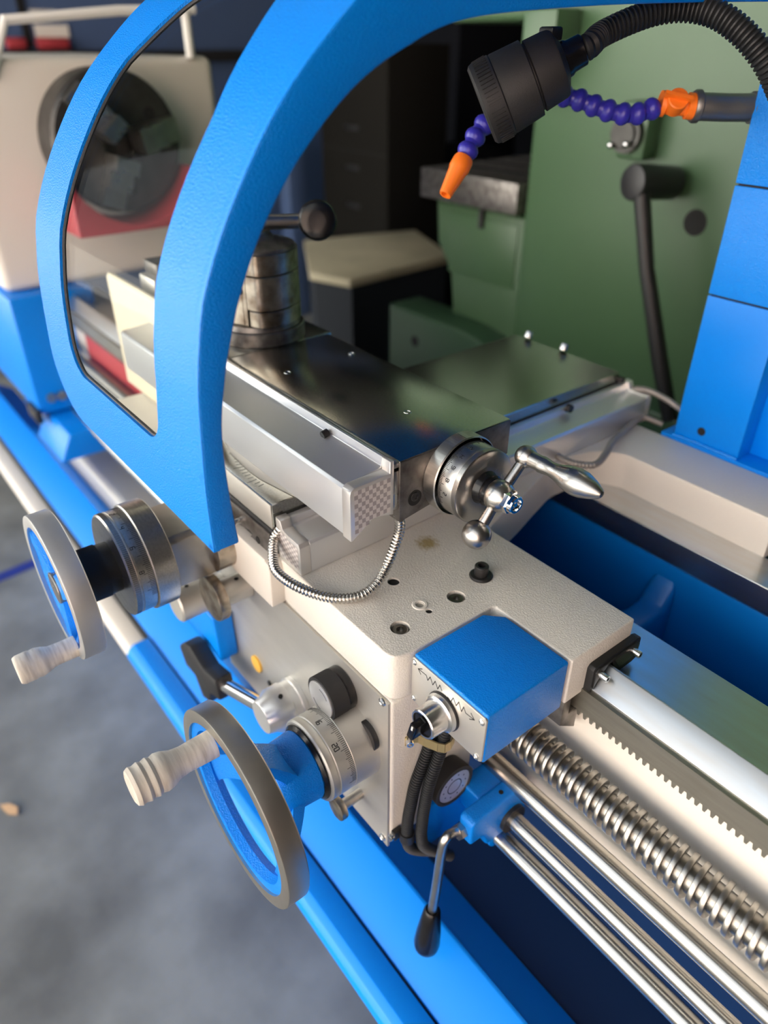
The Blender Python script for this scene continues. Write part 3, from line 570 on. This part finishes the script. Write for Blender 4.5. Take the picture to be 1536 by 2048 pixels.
M().sphere(b2, 9.6, 32).build('grip_ball', 'steel', bk)
M().lathe(b2+Vector((6, 0, 0)), XA, [(0, 0), (0, 6.8), (10, 6.6), (10.5, 7.2), (11.5, 7.2), (15, 6.8), (21, 6.0), (28, 7.0), (38, 10.2), (46, 11.4), (53, 10.8), (62, 7.8), (69, 4.4), (71, 2.6), (71.5, 0)], 32).build('grip', 'steel', bk)
M().lathe((-334, dy, dz), XA, [(0, 0), (0, 10.2), (6.6, 10.2), (8, 8.8), (8, 0)], 6).build('nut', 'chrome', bk, ang=20)
M().lathe((-334, dy, dz), XA, [(7.5, 8.2), (11, 8.0), (12, 7.2), (12, 5.4), (10, 5), (10, 2.4), (11, 2), (11, 0)], 28).build('nut_collar', 'chrome', bk)
# compound scale
cm = thing('compound_scale', 'silver aluminium measuring scale on the front side of the compound slide', 'scale', (-640, 302, 72))
prf = [(323.8, 88), (323.8, 132), (320.6, 132), (319.4, 124), (316, 122.6), (282, 119.6), (279.5, 117), (279.2, 73), (281, 72), (301, 84), (304, 86)]
M().prism(prf, 'x', -880, -409, .5).build('profile', 'aluminium', cm)
ecp = [(323.8, 80), (323.8, 132.5), (319.8, 132.5), (319.8, 121.4), (283.5, 121.2), (279.6, 118.8), (278.9, 115), (278.6, 71), (280, 70.2), (302, 85.5), (318, 82)]
M().prism(ecp, 'x', -409, -397.4, .8).build('end_cap', 'alu_cap', cm)
def inlab(u, v): return 283.5 < u < 319.5 and v < 117.5 and v > 85+(u-302)*-.04 - (max(0, 301-u)*.72)+1
checker('c', inlab, 'x', -397.25, 283, 320, 73, 118, 10, 11, cm, lambda a, b, c, d, t: [(t, a, c), (t, b, c), (t, b, d), (t, a, d)])
M().cyl((-484, 317.6, 126), (-484, 311.5, 124.6), 3.6, seg=18).build('set_screw', 'black', cm)
# armoured cable between the two scales
q = cat_rom([(-404, 334, 74), (-403.5, 336, 62), (-404, 334, 48), (-403, 322, 25), (-399, 305, 12), (-402, 286, 6), (-417, 266, 6), (-441, 250.5, 10), (-470, 246, 12), (-490, 254, 16), (-501, 263, 24), (-500, 270, 33)], 10)
tag(ribbed(q, 3.7, 4.8, 3.3, seg=16).build('armoured_cable', 'cable_steel'), 'shiny armoured cable looping from the compound scale onto the saddle', 'cable')
q = cat_rom([(-505, 800, 30), (-480, 808, 38), (-455, 812, 36), (-428, 815, 28), (-400, 825, 10), (-395, 840, -30)], 8)
tag(ribbed(q, 3.4, 4.2, 4, seg=12).build('armoured_cable', 'cable_grey'), 'grey armoured cable leaving the rear end of the cross slide scale', 'cable')
q = cat_rom([(-470, 632, 4), (-452, 622, 9), (-434, 624, 10), (-420, 642, 9), (-428, 672, 10), (-440, 699, 11), (-454, 745, 8), (-462, 780, 8), (-462, 800, 6), (-440, 808, 2)], 8)
tag(ribbed(q, 3.4, 4.2, 4, seg=12).build('armoured_cable', 'cable_grey'), 'grey armoured cable clipped across the rear wing of the saddle', 'cable')
# ================================================================== TOOL POST
tp = thing('tool_post', 'worn round steel quick-change tool post on the compound slide', 'tool post', (-722, 410, 129.6))
cx, cy = -740, 398
M().lathe((cx, cy, 129.6), (0, 0, 1), [(0, 0), (0, 51), (1, 52), (15, 52), (16, 51), (16, 47), (21, 45), (21, 0)], 64).build('base_ring', 'steel_dark', tp)
NX, NY = .40, -.917
def post_poly(R_):
    n = 72; poly = []
    for k in range(n):
        a = 2*math.pi*k/n; px, py = R_*math.cos(a), R_*math.sin(a); dd_ = px*NX+py*NY
        if dd_ > 38: px -= NX*(dd_-38); py -= NY*(dd_-38)
        poly.append((px, py))
    return poly
def clip(poly, c, sg):
    f = lambda p: sg*((-p[0]*NY+p[1]*NX)-c); o_ = []
    for a, b in zip(poly, poly[1:]+poly[:1]):
        fa, fb = f(a), f(b)
        if fa >= 0: o_.append(a)
        if (fa >= 0) != (fb >= 0): t_ = fa/(fa-fb); o_.append((a[0]+(b[0]-a[0])*t_, a[1]+(b[1]-a[1])*t_))
    return o_
def post(poly, z0, z1, nm): M().prism([(cx+p[0], cy+p[1]) for p in poly], 'z', z0, z1, .7, 1).build(nm, 'steel_worn', tp)
pp = post_poly(49)
post(clip(pp, 9, -1), 151, 229, 'body'); post(clip(clip(pp, 9, 1), 14, -1), 151, 206, 'body_step'); post(clip(pp, 14, 1), 169.5, 206, 'body_band')
post(clip(pp, 16.5, 1), 151, 168.4, 'lower_clamp'); post(clip(pp, 11.5, 1), 207.2, 229, 'upper_clamp')
M().cyl((cx, cy, 150.5), (cx, cy, 229), 37, seg=48).build('core', 'black', tp)
M().lathe((cx, cy, 229), (0, 0, 1), [(0, 47), (3, 46), (7, 32), (9, 24), (13, 22), (15, 20), (17, 20), (17, 0)], 56).build('cap', 'steel_dark', tp)
fx, fy = cx+NX*38-NY*7, cy+NY*38+NX*7
M().cyl((fx-NX*.5, fy-NY*.5, 189), (fx+NX*.4, fy+NY*.4, 189), 3.4, seg=20).build('set_screw_hole', 'dark_hole', tp)
M().sphere((cx-4, cy+6, 252), 13, 24).build('lever_boss', 'steel', tp)
kc = Vector((-706, 463, 253)); kd = Vector((.80, -.56, .2)).normalized()
M().cyl((cx-4, cy+6, 252), kc-kd*10, 8.2, 7.6, seg=24).build('lever_rod', 'steel', tp)
M().lathe(kc-kd*14, kd, [(0, 0), (0, 13), (3, 18), (8, 21), (15, 21.5), (18, 20.5), (20, 19), (20.8, 17.5), (21.2, 8), (21.2, 0)], 40).build('lever_knob', 'black_gloss', tp)
# ================================================================== SPLASH GUARD
O = [(166.5, 102), (167.2, 150), (169.8, 194), (172.9, 229), (177.9, 257), (185.8, 287), (208, 331), (242, 379.5), (280, 417.5), (330, 455), (400, 488), (520, 510), (650, 515), (810, 515)]
I = [(187.4, 102), (185, 150), (186, 196), (193, 231), (200.5, 256), (212, 286), (232, 322), (260.5, 357.5), (300, 392), (342, 413.8), (396, 430), (501, 438.5), (620, 444), (810, 450)]
OO = [Vector((p.x, p.y)) for p in cat_rom([(a_, b_, 0) for a_, b_ in O], 8)]
SS = [0]
for a_, b_ in zip(OO, OO[1:]): SS.append(SS[-1]+(b_-a_).length)
def onO(s):
    s = max(0, min(s, SS[-1]-1e-4)); i = max(k for k in range(len(SS)) if SS[k] <= s); i = min(i, len(OO)-2)
    t_ = (s-SS[i])/(SS[i+1]-SS[i]); p = OO[i].lerp(OO[i+1], t_)
    ia, ib = max(i-1, 0), min(i+2, len(OO)-1); d = (OO[ib]-OO[ia]).normalized(); return p, Vector((d.y, -d.x))   # inward normal (to +y / down)
XL, XR = -752.0, -413.0
def frame_xs(s):
    xl = XL
    if s < 60: r_ = 60; xl = XL+r_-math.sqrt(max(0, r_*r_-(r_-s)**2))*1.0
    return xl
def win(s):
    s0, s1, xa, xb = 58, 418, -684, -482
    if s <= s0 or s >= s1: return None
    ra = 26
    def inset(r_, e): return 0 if e > r_ else r_-math.sqrt(max(0, r_*r_-(r_-e)**2))
    e = s-s0; e2 = s1-s
    xb_ = xb-(0 if s < 95 else 0)-max(0, (s-290)*.28)-max(0, (110-s)*.14)
    xa_ = xa+max(0, (s-330)*.4)
    return xa_+inset(30, e)+inset(26, e2), xb_-inset(20, e)-inset(26, e2)
def shell(cols, th, name, mt, parent, sr):
    """cols(s)->list of (xa,xb) strips; closed sheet of thickness th following the guard profile"""
    mm = M(); ns = len(sr)
    for ci in range(len(cols(sr[0]) or [0])):
        pass
    return mm
def sheet(fx, sr, off0, off1, mm, nx=1):
    """fx(s)->(xa,xb): one solid strip between two x limits, offsets along the inward normal"""
    vs = []; fs = []; k = 4
    for s in sr:
        xa, xb = fx(s); p, n_ = onO(s)
        for x_, of in ((xa, off0), (xb, off0), (xb, off1), (xa, off1)): vs.append((x_, p.x+n_.x*of, p.y+n_.y*of))
    n = len(sr)
    for i in range(n-1):
        for j in range(4): fs.append((i*4+j, i*4+(j+1) % 4, i*4+4+(j+1) % 4, i*4+4+j))
    fs += [(0, 1, 2, 3), tuple((n-1)*4+j for j in range(4))]
    return mm.add(vs, fs)
gd = thing('splash_guard', 'large curved blue splash guard with a clear window', 'splash guard', (-580, 480, 100))
def rng(a_, b_, n): return [a_+(b_-a_)*i/n for i in range(n+1)]
TOP = SS[-1]
g = M()
near = lambda a_, b_: [a_+(b_-a_)*(1-math.cos(math.pi*i/40))/2 for i in range(41)]
# lower band, left band, right band, upper roof as one welded sheet (adjacent strips share their borders)
sheet(lambda s: (frame_xs(s), XR), [0, 2, 5, 9, 14, 20, 27, 35, 44, 52, 58], 0, 5, g)
w0, w1 = 58.0, 418.0
sr = near(w0+.05, w1-.05)
sheet(lambda s: (frame_xs(s), win(s)[0]), sr, 0, 5, g); sheet(lambda s: (win(s)[1], XR), sr, 0, 5, g)
sheet(lambda s: (XL, XR), rng(w1, TOP, 40), 0, 5, g)
b_ = g.build('frame_shell', 'blue', gd, ang=40)
# deep right rim (side plate between outer and inner curve), also at the headstock side
IO = [Vector((p.x, p.y)) for p in cat_rom([(a_, c_, 0) for a_, c_ in I], 8)]
def rim(xa, xb):
    vs = []; fs = []; n = len(OO)
    for po, pi in zip(OO, IO):
        for x_, p in ((xa, po), (xb, po), (xb, pi), (xa, pi)): vs.append((x_, p.x, p.y))
    for i in range(n-1):
        for j in range(4): fs.append((i*4+j, i*4+(j+1) % 4, i*4+4+(j+1) % 4, i*4+4+j))
    fs += [(0, 1, 2, 3), tuple((n-1)*4+j for j in range(4))]
    mb = bmesh.new(); bv = [mb.verts.new(v) for v in vs]
    for f in fs: mb.faces.new([bv[j] for j in f])
    bmesh.ops.recalc_face_normals(mb, faces=mb.faces[:])
    es = [e for e in mb.edges if e.calc_face_angle(0) > .7]
    bmesh.ops.bevel(mb, geom=es, offset=1.6, segments=3, profile=.5, affect='EDGES', clamp_overlap=True)
    mm = M().bm(mb); mb.free(); return mm
rim(XR-9, XR+.3).build('side_rim', 'blue', gd, ang=40)
# pane and rubber seal
pn = M(); sheet(lambda s: (-690, -476), rng(52, 424, 48), 4.2, 6.4, pn); pn.build('window_pane', 'pane', gd)
def seal_loop():
    pts = []
    for s in sr: pts.append((win(s)[0], s))
    for s in reversed(sr): pts.append((win(s)[1], s))
    pts.append(pts[0]); o_ = []
    for x_, s in pts:
        p, n_ = onO(s); o_.append((x_, p.x+n_.x*4, p.y+n_.y*4))
    return o_
M().tube(seal_loop(), 1.7, 8).build('window_seal', 'seal', gd)
# pillar that carries the guard
pi_ = thing('guard_pillar', 'tall blue box-section pillar behind the saddle carrying the guard', 'pillar', (-370, 830, 0))
M().box(-413, -328.5, 790, 870, 4, 179, 1.2).build('lower_section', 'blue_smooth', pi_)
M().box(-413, -328.5, 790, 870, 181, 293.2, 1.2).build('middle_section', 'blue', pi_)
M().box(-413, -328.5, 790, 870, 295.2, 515, 1.2).build('upper_section', 'blue', pi_)
M().box(-410, -332, 792, 868, 178, 297).build('joint_gap', 'dark_hole', pi_)
M().box(-428, -150, 786.2, 880, -6, 4, 1).build('base_plate', 'blue_smooth', pi_)
M().prism([(-328.5, 4), (-200, 4), (-200, 12), (-328.5, 130)], 'y', 818, 828, .8).build('gusset', 'blue_smooth', pi_)
M().tube([(-414, 789.5, 4.5)]+[(-413+k*3.0, 789.3+random.uniform(-.6, .6), 5+random.uniform(-.5, .8)) for k in range(1, 28)]+[(-329, 789.5, 4.5)], 2.4, 8).build('weld_seam', 'blue', pi_)
M().cyl((-379, 790.3, 21.5), (-379, 789.6, 21.5), 5.2, seg=24).build('drain_hole', 'dark_hole', pi_)
# ================================================================== LAMP
lp_ = thing('work_lamp', 'black machine work lamp on a ribbed gooseneck', 'lamp', (-540, 592, 345))
fr_ = Vector((-520, 524, 371)); bk_ = Vector((-476, 572, 405)); ax = (fr_-bk_).normalized(); ce = fr_
pb = bk_
hd = M().lathe(pb, ax, [(0, 0), (0, 15), (2, 20), (5, 27), (7, 28), (27, 29.5), (28, 27.5), (29, 27.5), (30, 31.5), (56, 33.5), (57, 33.0), (58, 34), (72, 34.3), (75, 33.5), (77, 31), (74, 29.5), (68, 28), (68, 0)], 56).build('lamp_head', 'black_matte', lp_)
d_, u_, w_ = basis(ax)
rb = M()
for k in range(60):
    a_ = 2*math.pi*k/60
    if k % 15 == 14: continue
    o = pb+d_*60; n_ = u_*math.cos(a_)+w_*math.sin(a_); t_ = -u_*math.sin(a_)+w_*math.cos(a_)
    q = [(o+d_*dd_*11.5+n_*(34.0+h_)+t_*sd_*.75)[:] for h_ in (-.5, 1.0) for dd_, sd_ in ((0, -1), (0, 1), (1, 1), (1, -1))]
    rb.add(q, [(0, 1, 2, 3), (4, 5, 6, 7), (0, 1, 5, 4), (1, 2, 6, 5), (2, 3, 7, 6), (3, 0, 4, 7)])
rb.build('grip_ribs', 'black_matte', hd)
M().cyl(pb+ax*74, pb+ax*70, 28.5, seg=40).build('lens', 'pane', hd)
q = pb+ax*16+Vector((0, 0, 29)); M().box(q.x-8, q.x+8, q.y-7, q.y+7, q.z-8, q.z+2, 2).build('rocker_switch', 'black', hd)
M().lathe(pb-ax*17, ax, [(0, 0), (0, 11.5), (1, 12.5), (12, 13), (14, 14.5), (18, 15)], 32).build('neck_collar', 'black_gloss', lp_)
neck = cat_rom([pb-ax*10, pb-ax*22, (-467.5, 606, 423), (-457, 634, 434), (-443, 654, 440.5), (-424, 668, 441.5), (-402, 676, 436), (-378, 684, 421), (-358, 694, 400), (-346, 715, 372), (-345, 745, 350), (-350, 790, 340)], 14)
ribbed(neck, 8.6, 10.6, 4.3, seg=22).build('gooseneck', 'rubber', lp_)
# ================================================================== COOLANT HOSE
co = thing('coolant_hose', 'blue segmented coolant hose with orange nozzle and valve', 'coolant hose', (-520, 660, 280))
hp = cat_rom([(-577, 556, 318.9), (-578.5, 568, 333.6), (-579, 583, 348.3), (-574, 605, 363), (-563, 629, 373.5), (-548, 649, 374.4), (-530, 667, 369.3), (-510, 683, 361), (-492, 701, 356.8), (-482, 718, 360.1), (-478, 730, 366.5)], 14)
for i, p in enumerate(resample(hp, 15.2)[:-1]):
    q = resample(hp, 15.2); nx_ = q[i+1]; d = (nx_-p)
    M().lathe(p, d, [(0, 4), (0, 7.6), (2, 7.4), (4, 7.6), (6, 9.4), (9, 10.6), (12, 10.4), (14.5, 9), (16, 7.2), (16, 0)], 24).build('hose_segment', 'purple', co)
nd = (Vector((-572.2, 528.6, 289.5))-Vector((-577, 556, 318.9)))
M().lathe((-577, 557, 320), nd, [(0, 0), (0, 9.4), (3, 10.4), (12, 10.6), (14, 9.6), (40, 6.6), (42, 6), (42, 4.2), (36, 4), (36, 0)], 28).build('nozzle', 'orange', co)
vd_ = Vector((-452, 758, 363.5))-Vector((-478, 730, 366.5))
vv = M().lathe((-479, 729, 366.6), vd_, [(0, 0), (0, 11.5), (5, 12), (6, 9.5), (26, 9.5), (27, 12), (34, 12), (36, 10), (46, 10), (46, 0)], 28).build('valve_body', 'orange', co)
vc = Vector((-469, 738, 364)); vn = Vector((.66, -.52, .54))
M().lathe(vc, vn, [(0, 0), (0, 10.5), (14, 10.5), (15, 9.5), (15, 0)], 32).build('valve_knob', 'orange', vv)
d_, u_, w_ = basis(vn); t_ = Vector((.75, .64, -.14)); t_ = (t_-d_*t_.dot(d_)).normalized(); n_ = d_.cross(t_)
o = vc+d_*14; q = [(o+d_*h_+t_*a_+n_*b__*1.8)[:] for h_ in (0, 6) for a_, b__ in ((-15, -1), (12, -1), (12, 1), (-15, 1))]
M().add(q, [(0, 1, 2, 3), (4, 5, 6, 7), (0, 1, 5, 4), (1, 2, 6, 5), (2, 3, 7, 6), (3, 0, 4, 7)]).build('valve_lever', 'orange', vv)
ep_ = cat_rom([(-456, 754, 364), (-446, 766, 363.5), (-436, 780, 363), (-426, 792, 363), (-418, 802, 363), (-410, 812, 363)], 6)
M().tube(ep_, 12.6, 24).lathe((-457, 753, 364), (.62, .78, 0), [(0, 0), (0, 14), (2, 15), (6, 15), (7.5, 13)], 28).lathe((-421, 798, 363), (.62, .78, 0), [(0, 12), (1, 14.5), (6, 14.5), (7, 12)], 28).build('pipe_elbow', 'elbow', co)
# ================================================================== HEADSTOCK, CHUCK, BITS BEHIND THE WINDOW
hs = thing('headstock', 'large cream headstock casting at the far left end', 'headstock', (-2000, 560, -15))
M().box(-2500, -1640, 306, 830, -14, 395, 18, 4).build('housing', 'cream_smooth', hs)
M().cyl((-1640, 562, 255), (-1625, 562, 255), 100, seg=48).build('spindle_flange', 'steel_dark', hs)
gb = thing('feed_gearbox', 'blue feed gearbox below the cream headstock', 'gearbox', (-2000, 420, -270))
M().box(-2500, -1600, 300, 470, -270, -15, 6).build('housing', 'blue_smooth', gb)
M().prism([(290, -330), (440, -330), (440, -272), (320, -272)], 'x', -1640, -1470, 4).build('lower_block', 'blue_smooth', gb)
for yy in (330, 352): M().cyl((-1599.9, yy, -235), (-1594, yy, -235), 10).build('bolt', 'steel', gb)
M().box(-1660, -1590, 288, 302, -285, -255, 3).build('dark_link', 'black', gb)
ck = thing('lathe_chuck', 'dark round lathe chuck with stepped steel jaws', 'chuck', (-1580, 562, 130))
M().lathe((-1628, 562, 255), XA, [(0, 0), (0, 122), (3, 126), (80, 126), (86, 120), (86, 30), (70, 28), (70, 0)], 72).build('body', 'chuck', ck)
for k in range(3):
    a_ = math.radians(10+120*k); jm = Matrix.Rotation(a_, 3, 'X')
    def J(y_, z_): v = jm @ Vector((0, y_, z_)); return v
    vs = []; pf = [(-1542, 118), (-1522, 118), (-1522, 84), (-1500, 84), (-1500, 50), (-1478, 50), (-1478, 24), (-1542, 24)]
    for s_ in (-22, 22):
        for x_, r_ in pf: v = J(r_, s_); vs.append((x_, 562+v.y, 255+v.z))
    n = 8; fs = [tuple(range(8)), tuple(range(15, 7, -1))]+[(i, (i+1) % 8, 8+(i+1) % 8, 8+i) for i in range(8)]
    M().add(vs, fs).build('jaw', 'steel', ck)
for k in range(3):
    a_ = math.radians(35+120*k); M().cyl((-1542.2, 562+84*math.cos(a_), 255+84*math.sin(a_)), (-1541, 562+84*math.cos(a_), 255+84*math.sin(a_)), 11, seg=20).build('key_hole', 'dark_hole', ck)
tag(M().prism([(432, 105), (690, 105)]+[(562+138*math.cos(math.radians(a_)), 255+138*math.sin(math.radians(a_))) for a_ in range(-20, -161, -10)], 'x', -1600, -1480, 2).build('chuck_pan', 'red'), 'dark red painted pan under the lathe chuck', 'pan')
tag(M().box(-1500, -985, 404, 408, -150, -76).build('red_reflection', 'red'), 'strip standing in for the red reflection along the bed near the headstock', 'strip')  # red reflection in the way steel, put in as a coloured strip
cg = thing('way_cover', 'pale cream sheet-metal cover standing on the left saddle wing', 'cover', (-880, 335, 0))
M().prism([(318, 1), (318, 152), (321, 157), (326, 157), (326, 1)], 'x', -1012, -770, 1).build('cover_sheet', 'cover_cream', cg)
M().box(-1008, -960, 326, 340, 1, 20, 2).build('cover_foot', 'plate', cg)
th_ = thing('steady_block', 'grey steel block standing on the saddle behind the window', 'block', (-930, 395, 0))
M().box(-955, -905, 342, 440, 0, 165, 3).build('block', 'plate', th_); M().box(-952, -908, 350, 432, 165, 182, 2).build('clamp_bar', 'steel_dark', th_)
fx_ = thing('chuck_guard_frame', 'white tubular frame edge of the chuck guard above the headstock', 'guard frame', (-1700, 500, 395))
M().tube([(-1640, 385, 365), (-1640, 430, 452), (-1640, 640, 470), (-1640, 800, 475)], 9, 10).build('rail', 'white_paint', fx_)
M().prism([(330, 400), (372, 380), (418, 455), (330, 455)], 'x', -1652, -1640).build('side_sheet', 'white_paint', fx_)
M().cyl((-1640, 780, 392), (-1640, 780, 476), 9).build('post', 'white_paint', fx_)
# ================================================================== BACKGROUND LEFT: storage rack
rk = thing('storage_rack', 'dark blue storage rack panel behind the headstock', 'rack', (-4100, 1700, -1000))
M().box(-4150, -4050, 300, 3400, -1000, 900).build('rack_panel', 'panel_blue', rk)
M().box(-4060, -4040, 1125, 1160, 400, 900).build('upright', 'black', rk); M().box(-4060, -4000, 300, 3400, 340, 392).build('shelf', 'black', rk)
for y0_, y1_, z0_, z1_, mt_, nm in ((1175, 1290, 508, 545, 'label_white', 'label'), (1220, 1330, 516, 540, 'rust_orange', 'label'), (1180, 1330, 440, 490, 'label_white', 'label')):
    M().box(-4050, -4042, y0_, y1_, z0_, z1_).build(nm, mt_, rk)
for y0_, y1_, lb in ((1040, 1120, 'red tool roll on the rack shelf nearest the frame edge'), (1170, 1310, 'longer red tool roll on the rack shelf beside the upright')):
    tag(M().cyl((-4020, y0_, 418), (-4020, y1_, 418), 24, seg=16, bev=4).build('tool_roll', 'red'), lb, 'tool roll', 'red rolls on the rack')
# ================================================================== GREEN MILLING MACHINE
ml = thing('milling_machine', 'green milling machine standing behind the lathe', 'milling machine', (-850, 1500, -1000))
M().prism([(-1104, -210), (-1104, 1500), (100, 1500), (100, -1000), (-1000, -1000), (-1060, -600), (-1085, -210)], 'y', 1250, 2100, 10, 3).build('column', 'green', ml)
M().prism([(-1405, 100), (-1110, 100), (-1100, -1000), (-1240, -1000), (-1330, -160), (-1345, -60), (-1395, 0)], 'y', 1270, 1700, 8, 3).build('knee', 'green', ml)
M().box(-1350, -1130, 1267, 1270.5, -60, 80, 2).build('knee_panel', 'green', ml)
M().box(-1420, -1108, 1230, 1650, 108, 172, 3).build('table', 'steel_dark', ml)
for yy in (1320, 1420, 1520): M().box(-1419, -1110, yy, yy+22, 171.5, 172.6).build('table_slot', 'dark_hole', ml)
M().cyl((-1240, 1262, 60), (-1240, 1262, 100), 7).build('stop_pin', 'black', ml)
M().prism([(-1490, -160), (-1210, -160), (-1120, -175), (0, -175), (0, -420), (-1490, -420)], 'y', 1190, 1300, 8, 3).build('base_ledge', 'green_dark', ml)
M().cyl((-1380, 1189.5, -235), (-1380, 1192, -235), 14).build('ledge_hole', 'dark_hole', ml)
M().box(-640, -632, 1246, 1251, -150, 900, 2).build('column_seam', 'green_dark', ml)
M().box(-868, -810, 1210, 1252, 245, 335, 6).build('bracket', 'green', ml); M().lathe((-845, 1212, 285), (0, -1, 0), [(0, 0), (0, 30), (14, 30), (14, 22), (18, 20), (18, 0)], 30).build('bracket_flange', 'chuck', ml)
for dx, dz_ in ((-20, -18), (12, -14)): M().sphere((-845+dx, 1190, 285+dz_), 6, 12).build('flange_bolt', 'chrome', ml)
M().box(-1420, -1100, 1300, 1900, 455, 1500, 12, 3).build('spindle_head', 'green', ml)
M().cyl((-708, 1249.5, 155), (-708, 1251, 155), 22, seg=30).build('column_hole', 'dark_hole', ml)
M().prism([(-1090, 330), (-1090, 470), (-1010, 470), (-1010, 420), (-1060, 330)], 'y', 1180, 1250, 6).build('gear_cover', 'green', ml)
lvm = thing('mill_lever', 'long black lever hanging on the milling machine column', 'lever', (-760, 1170, -145))
M().cyl((-755, 1235, 215), (-775, 1140, 222), 27, 29, seg=32, bev=4).build('lever_hub', 'black', lvm)
M().tube([(-758, 1150, 205), (-722, 1150, 90), (-660, 1150, -60), (-614, 1150, -160)], [14, 13, 15, 14], 16).build('lever_arm', 'black', lvm)
# ================================================================== DARK BACKGROUND ITEMS
t = thing('work_bench', 'dark bench with a dusty beige top beyond the tool post', 'bench', (-2250, 1900, -1000))
M().prism([(-2430, 1545), (-2243, 1604), (-2290, 2165), (-2760, 2365), (-2910, 1830)], 'z', -360, -330, 3).build('bench_top', 'bench_top', t)
M().prism([(-2420, 1560), (-2250, 1615), (-2300, 2150), (-2745, 2345), (-2890, 1835)], 'z', -1000, -360).build('bench_body', 'crate', t)
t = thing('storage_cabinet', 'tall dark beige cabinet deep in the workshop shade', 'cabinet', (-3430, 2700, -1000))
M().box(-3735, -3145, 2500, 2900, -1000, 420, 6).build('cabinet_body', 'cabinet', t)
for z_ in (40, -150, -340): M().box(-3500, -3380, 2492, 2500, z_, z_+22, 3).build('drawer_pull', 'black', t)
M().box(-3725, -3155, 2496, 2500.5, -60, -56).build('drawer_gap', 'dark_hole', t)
tag(M().box(-3900, -3780, 2300, 2420, -1000, 20, 10).build('blue_bin', 'panel_blue'), 'narrow dark blue bin beside the shaded cabinet', 'bin')

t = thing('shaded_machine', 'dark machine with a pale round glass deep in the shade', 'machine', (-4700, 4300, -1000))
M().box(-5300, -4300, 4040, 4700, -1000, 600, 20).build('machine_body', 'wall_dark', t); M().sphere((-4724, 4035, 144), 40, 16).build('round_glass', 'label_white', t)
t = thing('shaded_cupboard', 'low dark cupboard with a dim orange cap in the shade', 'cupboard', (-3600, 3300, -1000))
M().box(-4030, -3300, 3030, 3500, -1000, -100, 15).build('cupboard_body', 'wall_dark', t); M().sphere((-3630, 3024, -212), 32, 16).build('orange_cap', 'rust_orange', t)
lf = M(); lf.add([(-1300, -60, -998), (-1285, -42, -992), (-1262, -30, -990), (-1246, -36, -995), (-1262, -52, -997), (-1284, -58, -997)], [(0, 1, 5), (1, 2, 4, 5), (2, 3, 4)])
lf.add([(-1300, -60, -998.8), (-1285, -42, -992.8), (-1262, -30, -990.8), (-1246, -36, -995.8), (-1262, -52, -997.8), (-1284, -58, -997.8)], [(5, 1, 0), (5, 4, 2, 1), (4, 3, 2)])
tag(lf.build('dry_leaf', 'rust_leaf'), 'small dry brown leaf lying on the concrete floor', 'leaf')
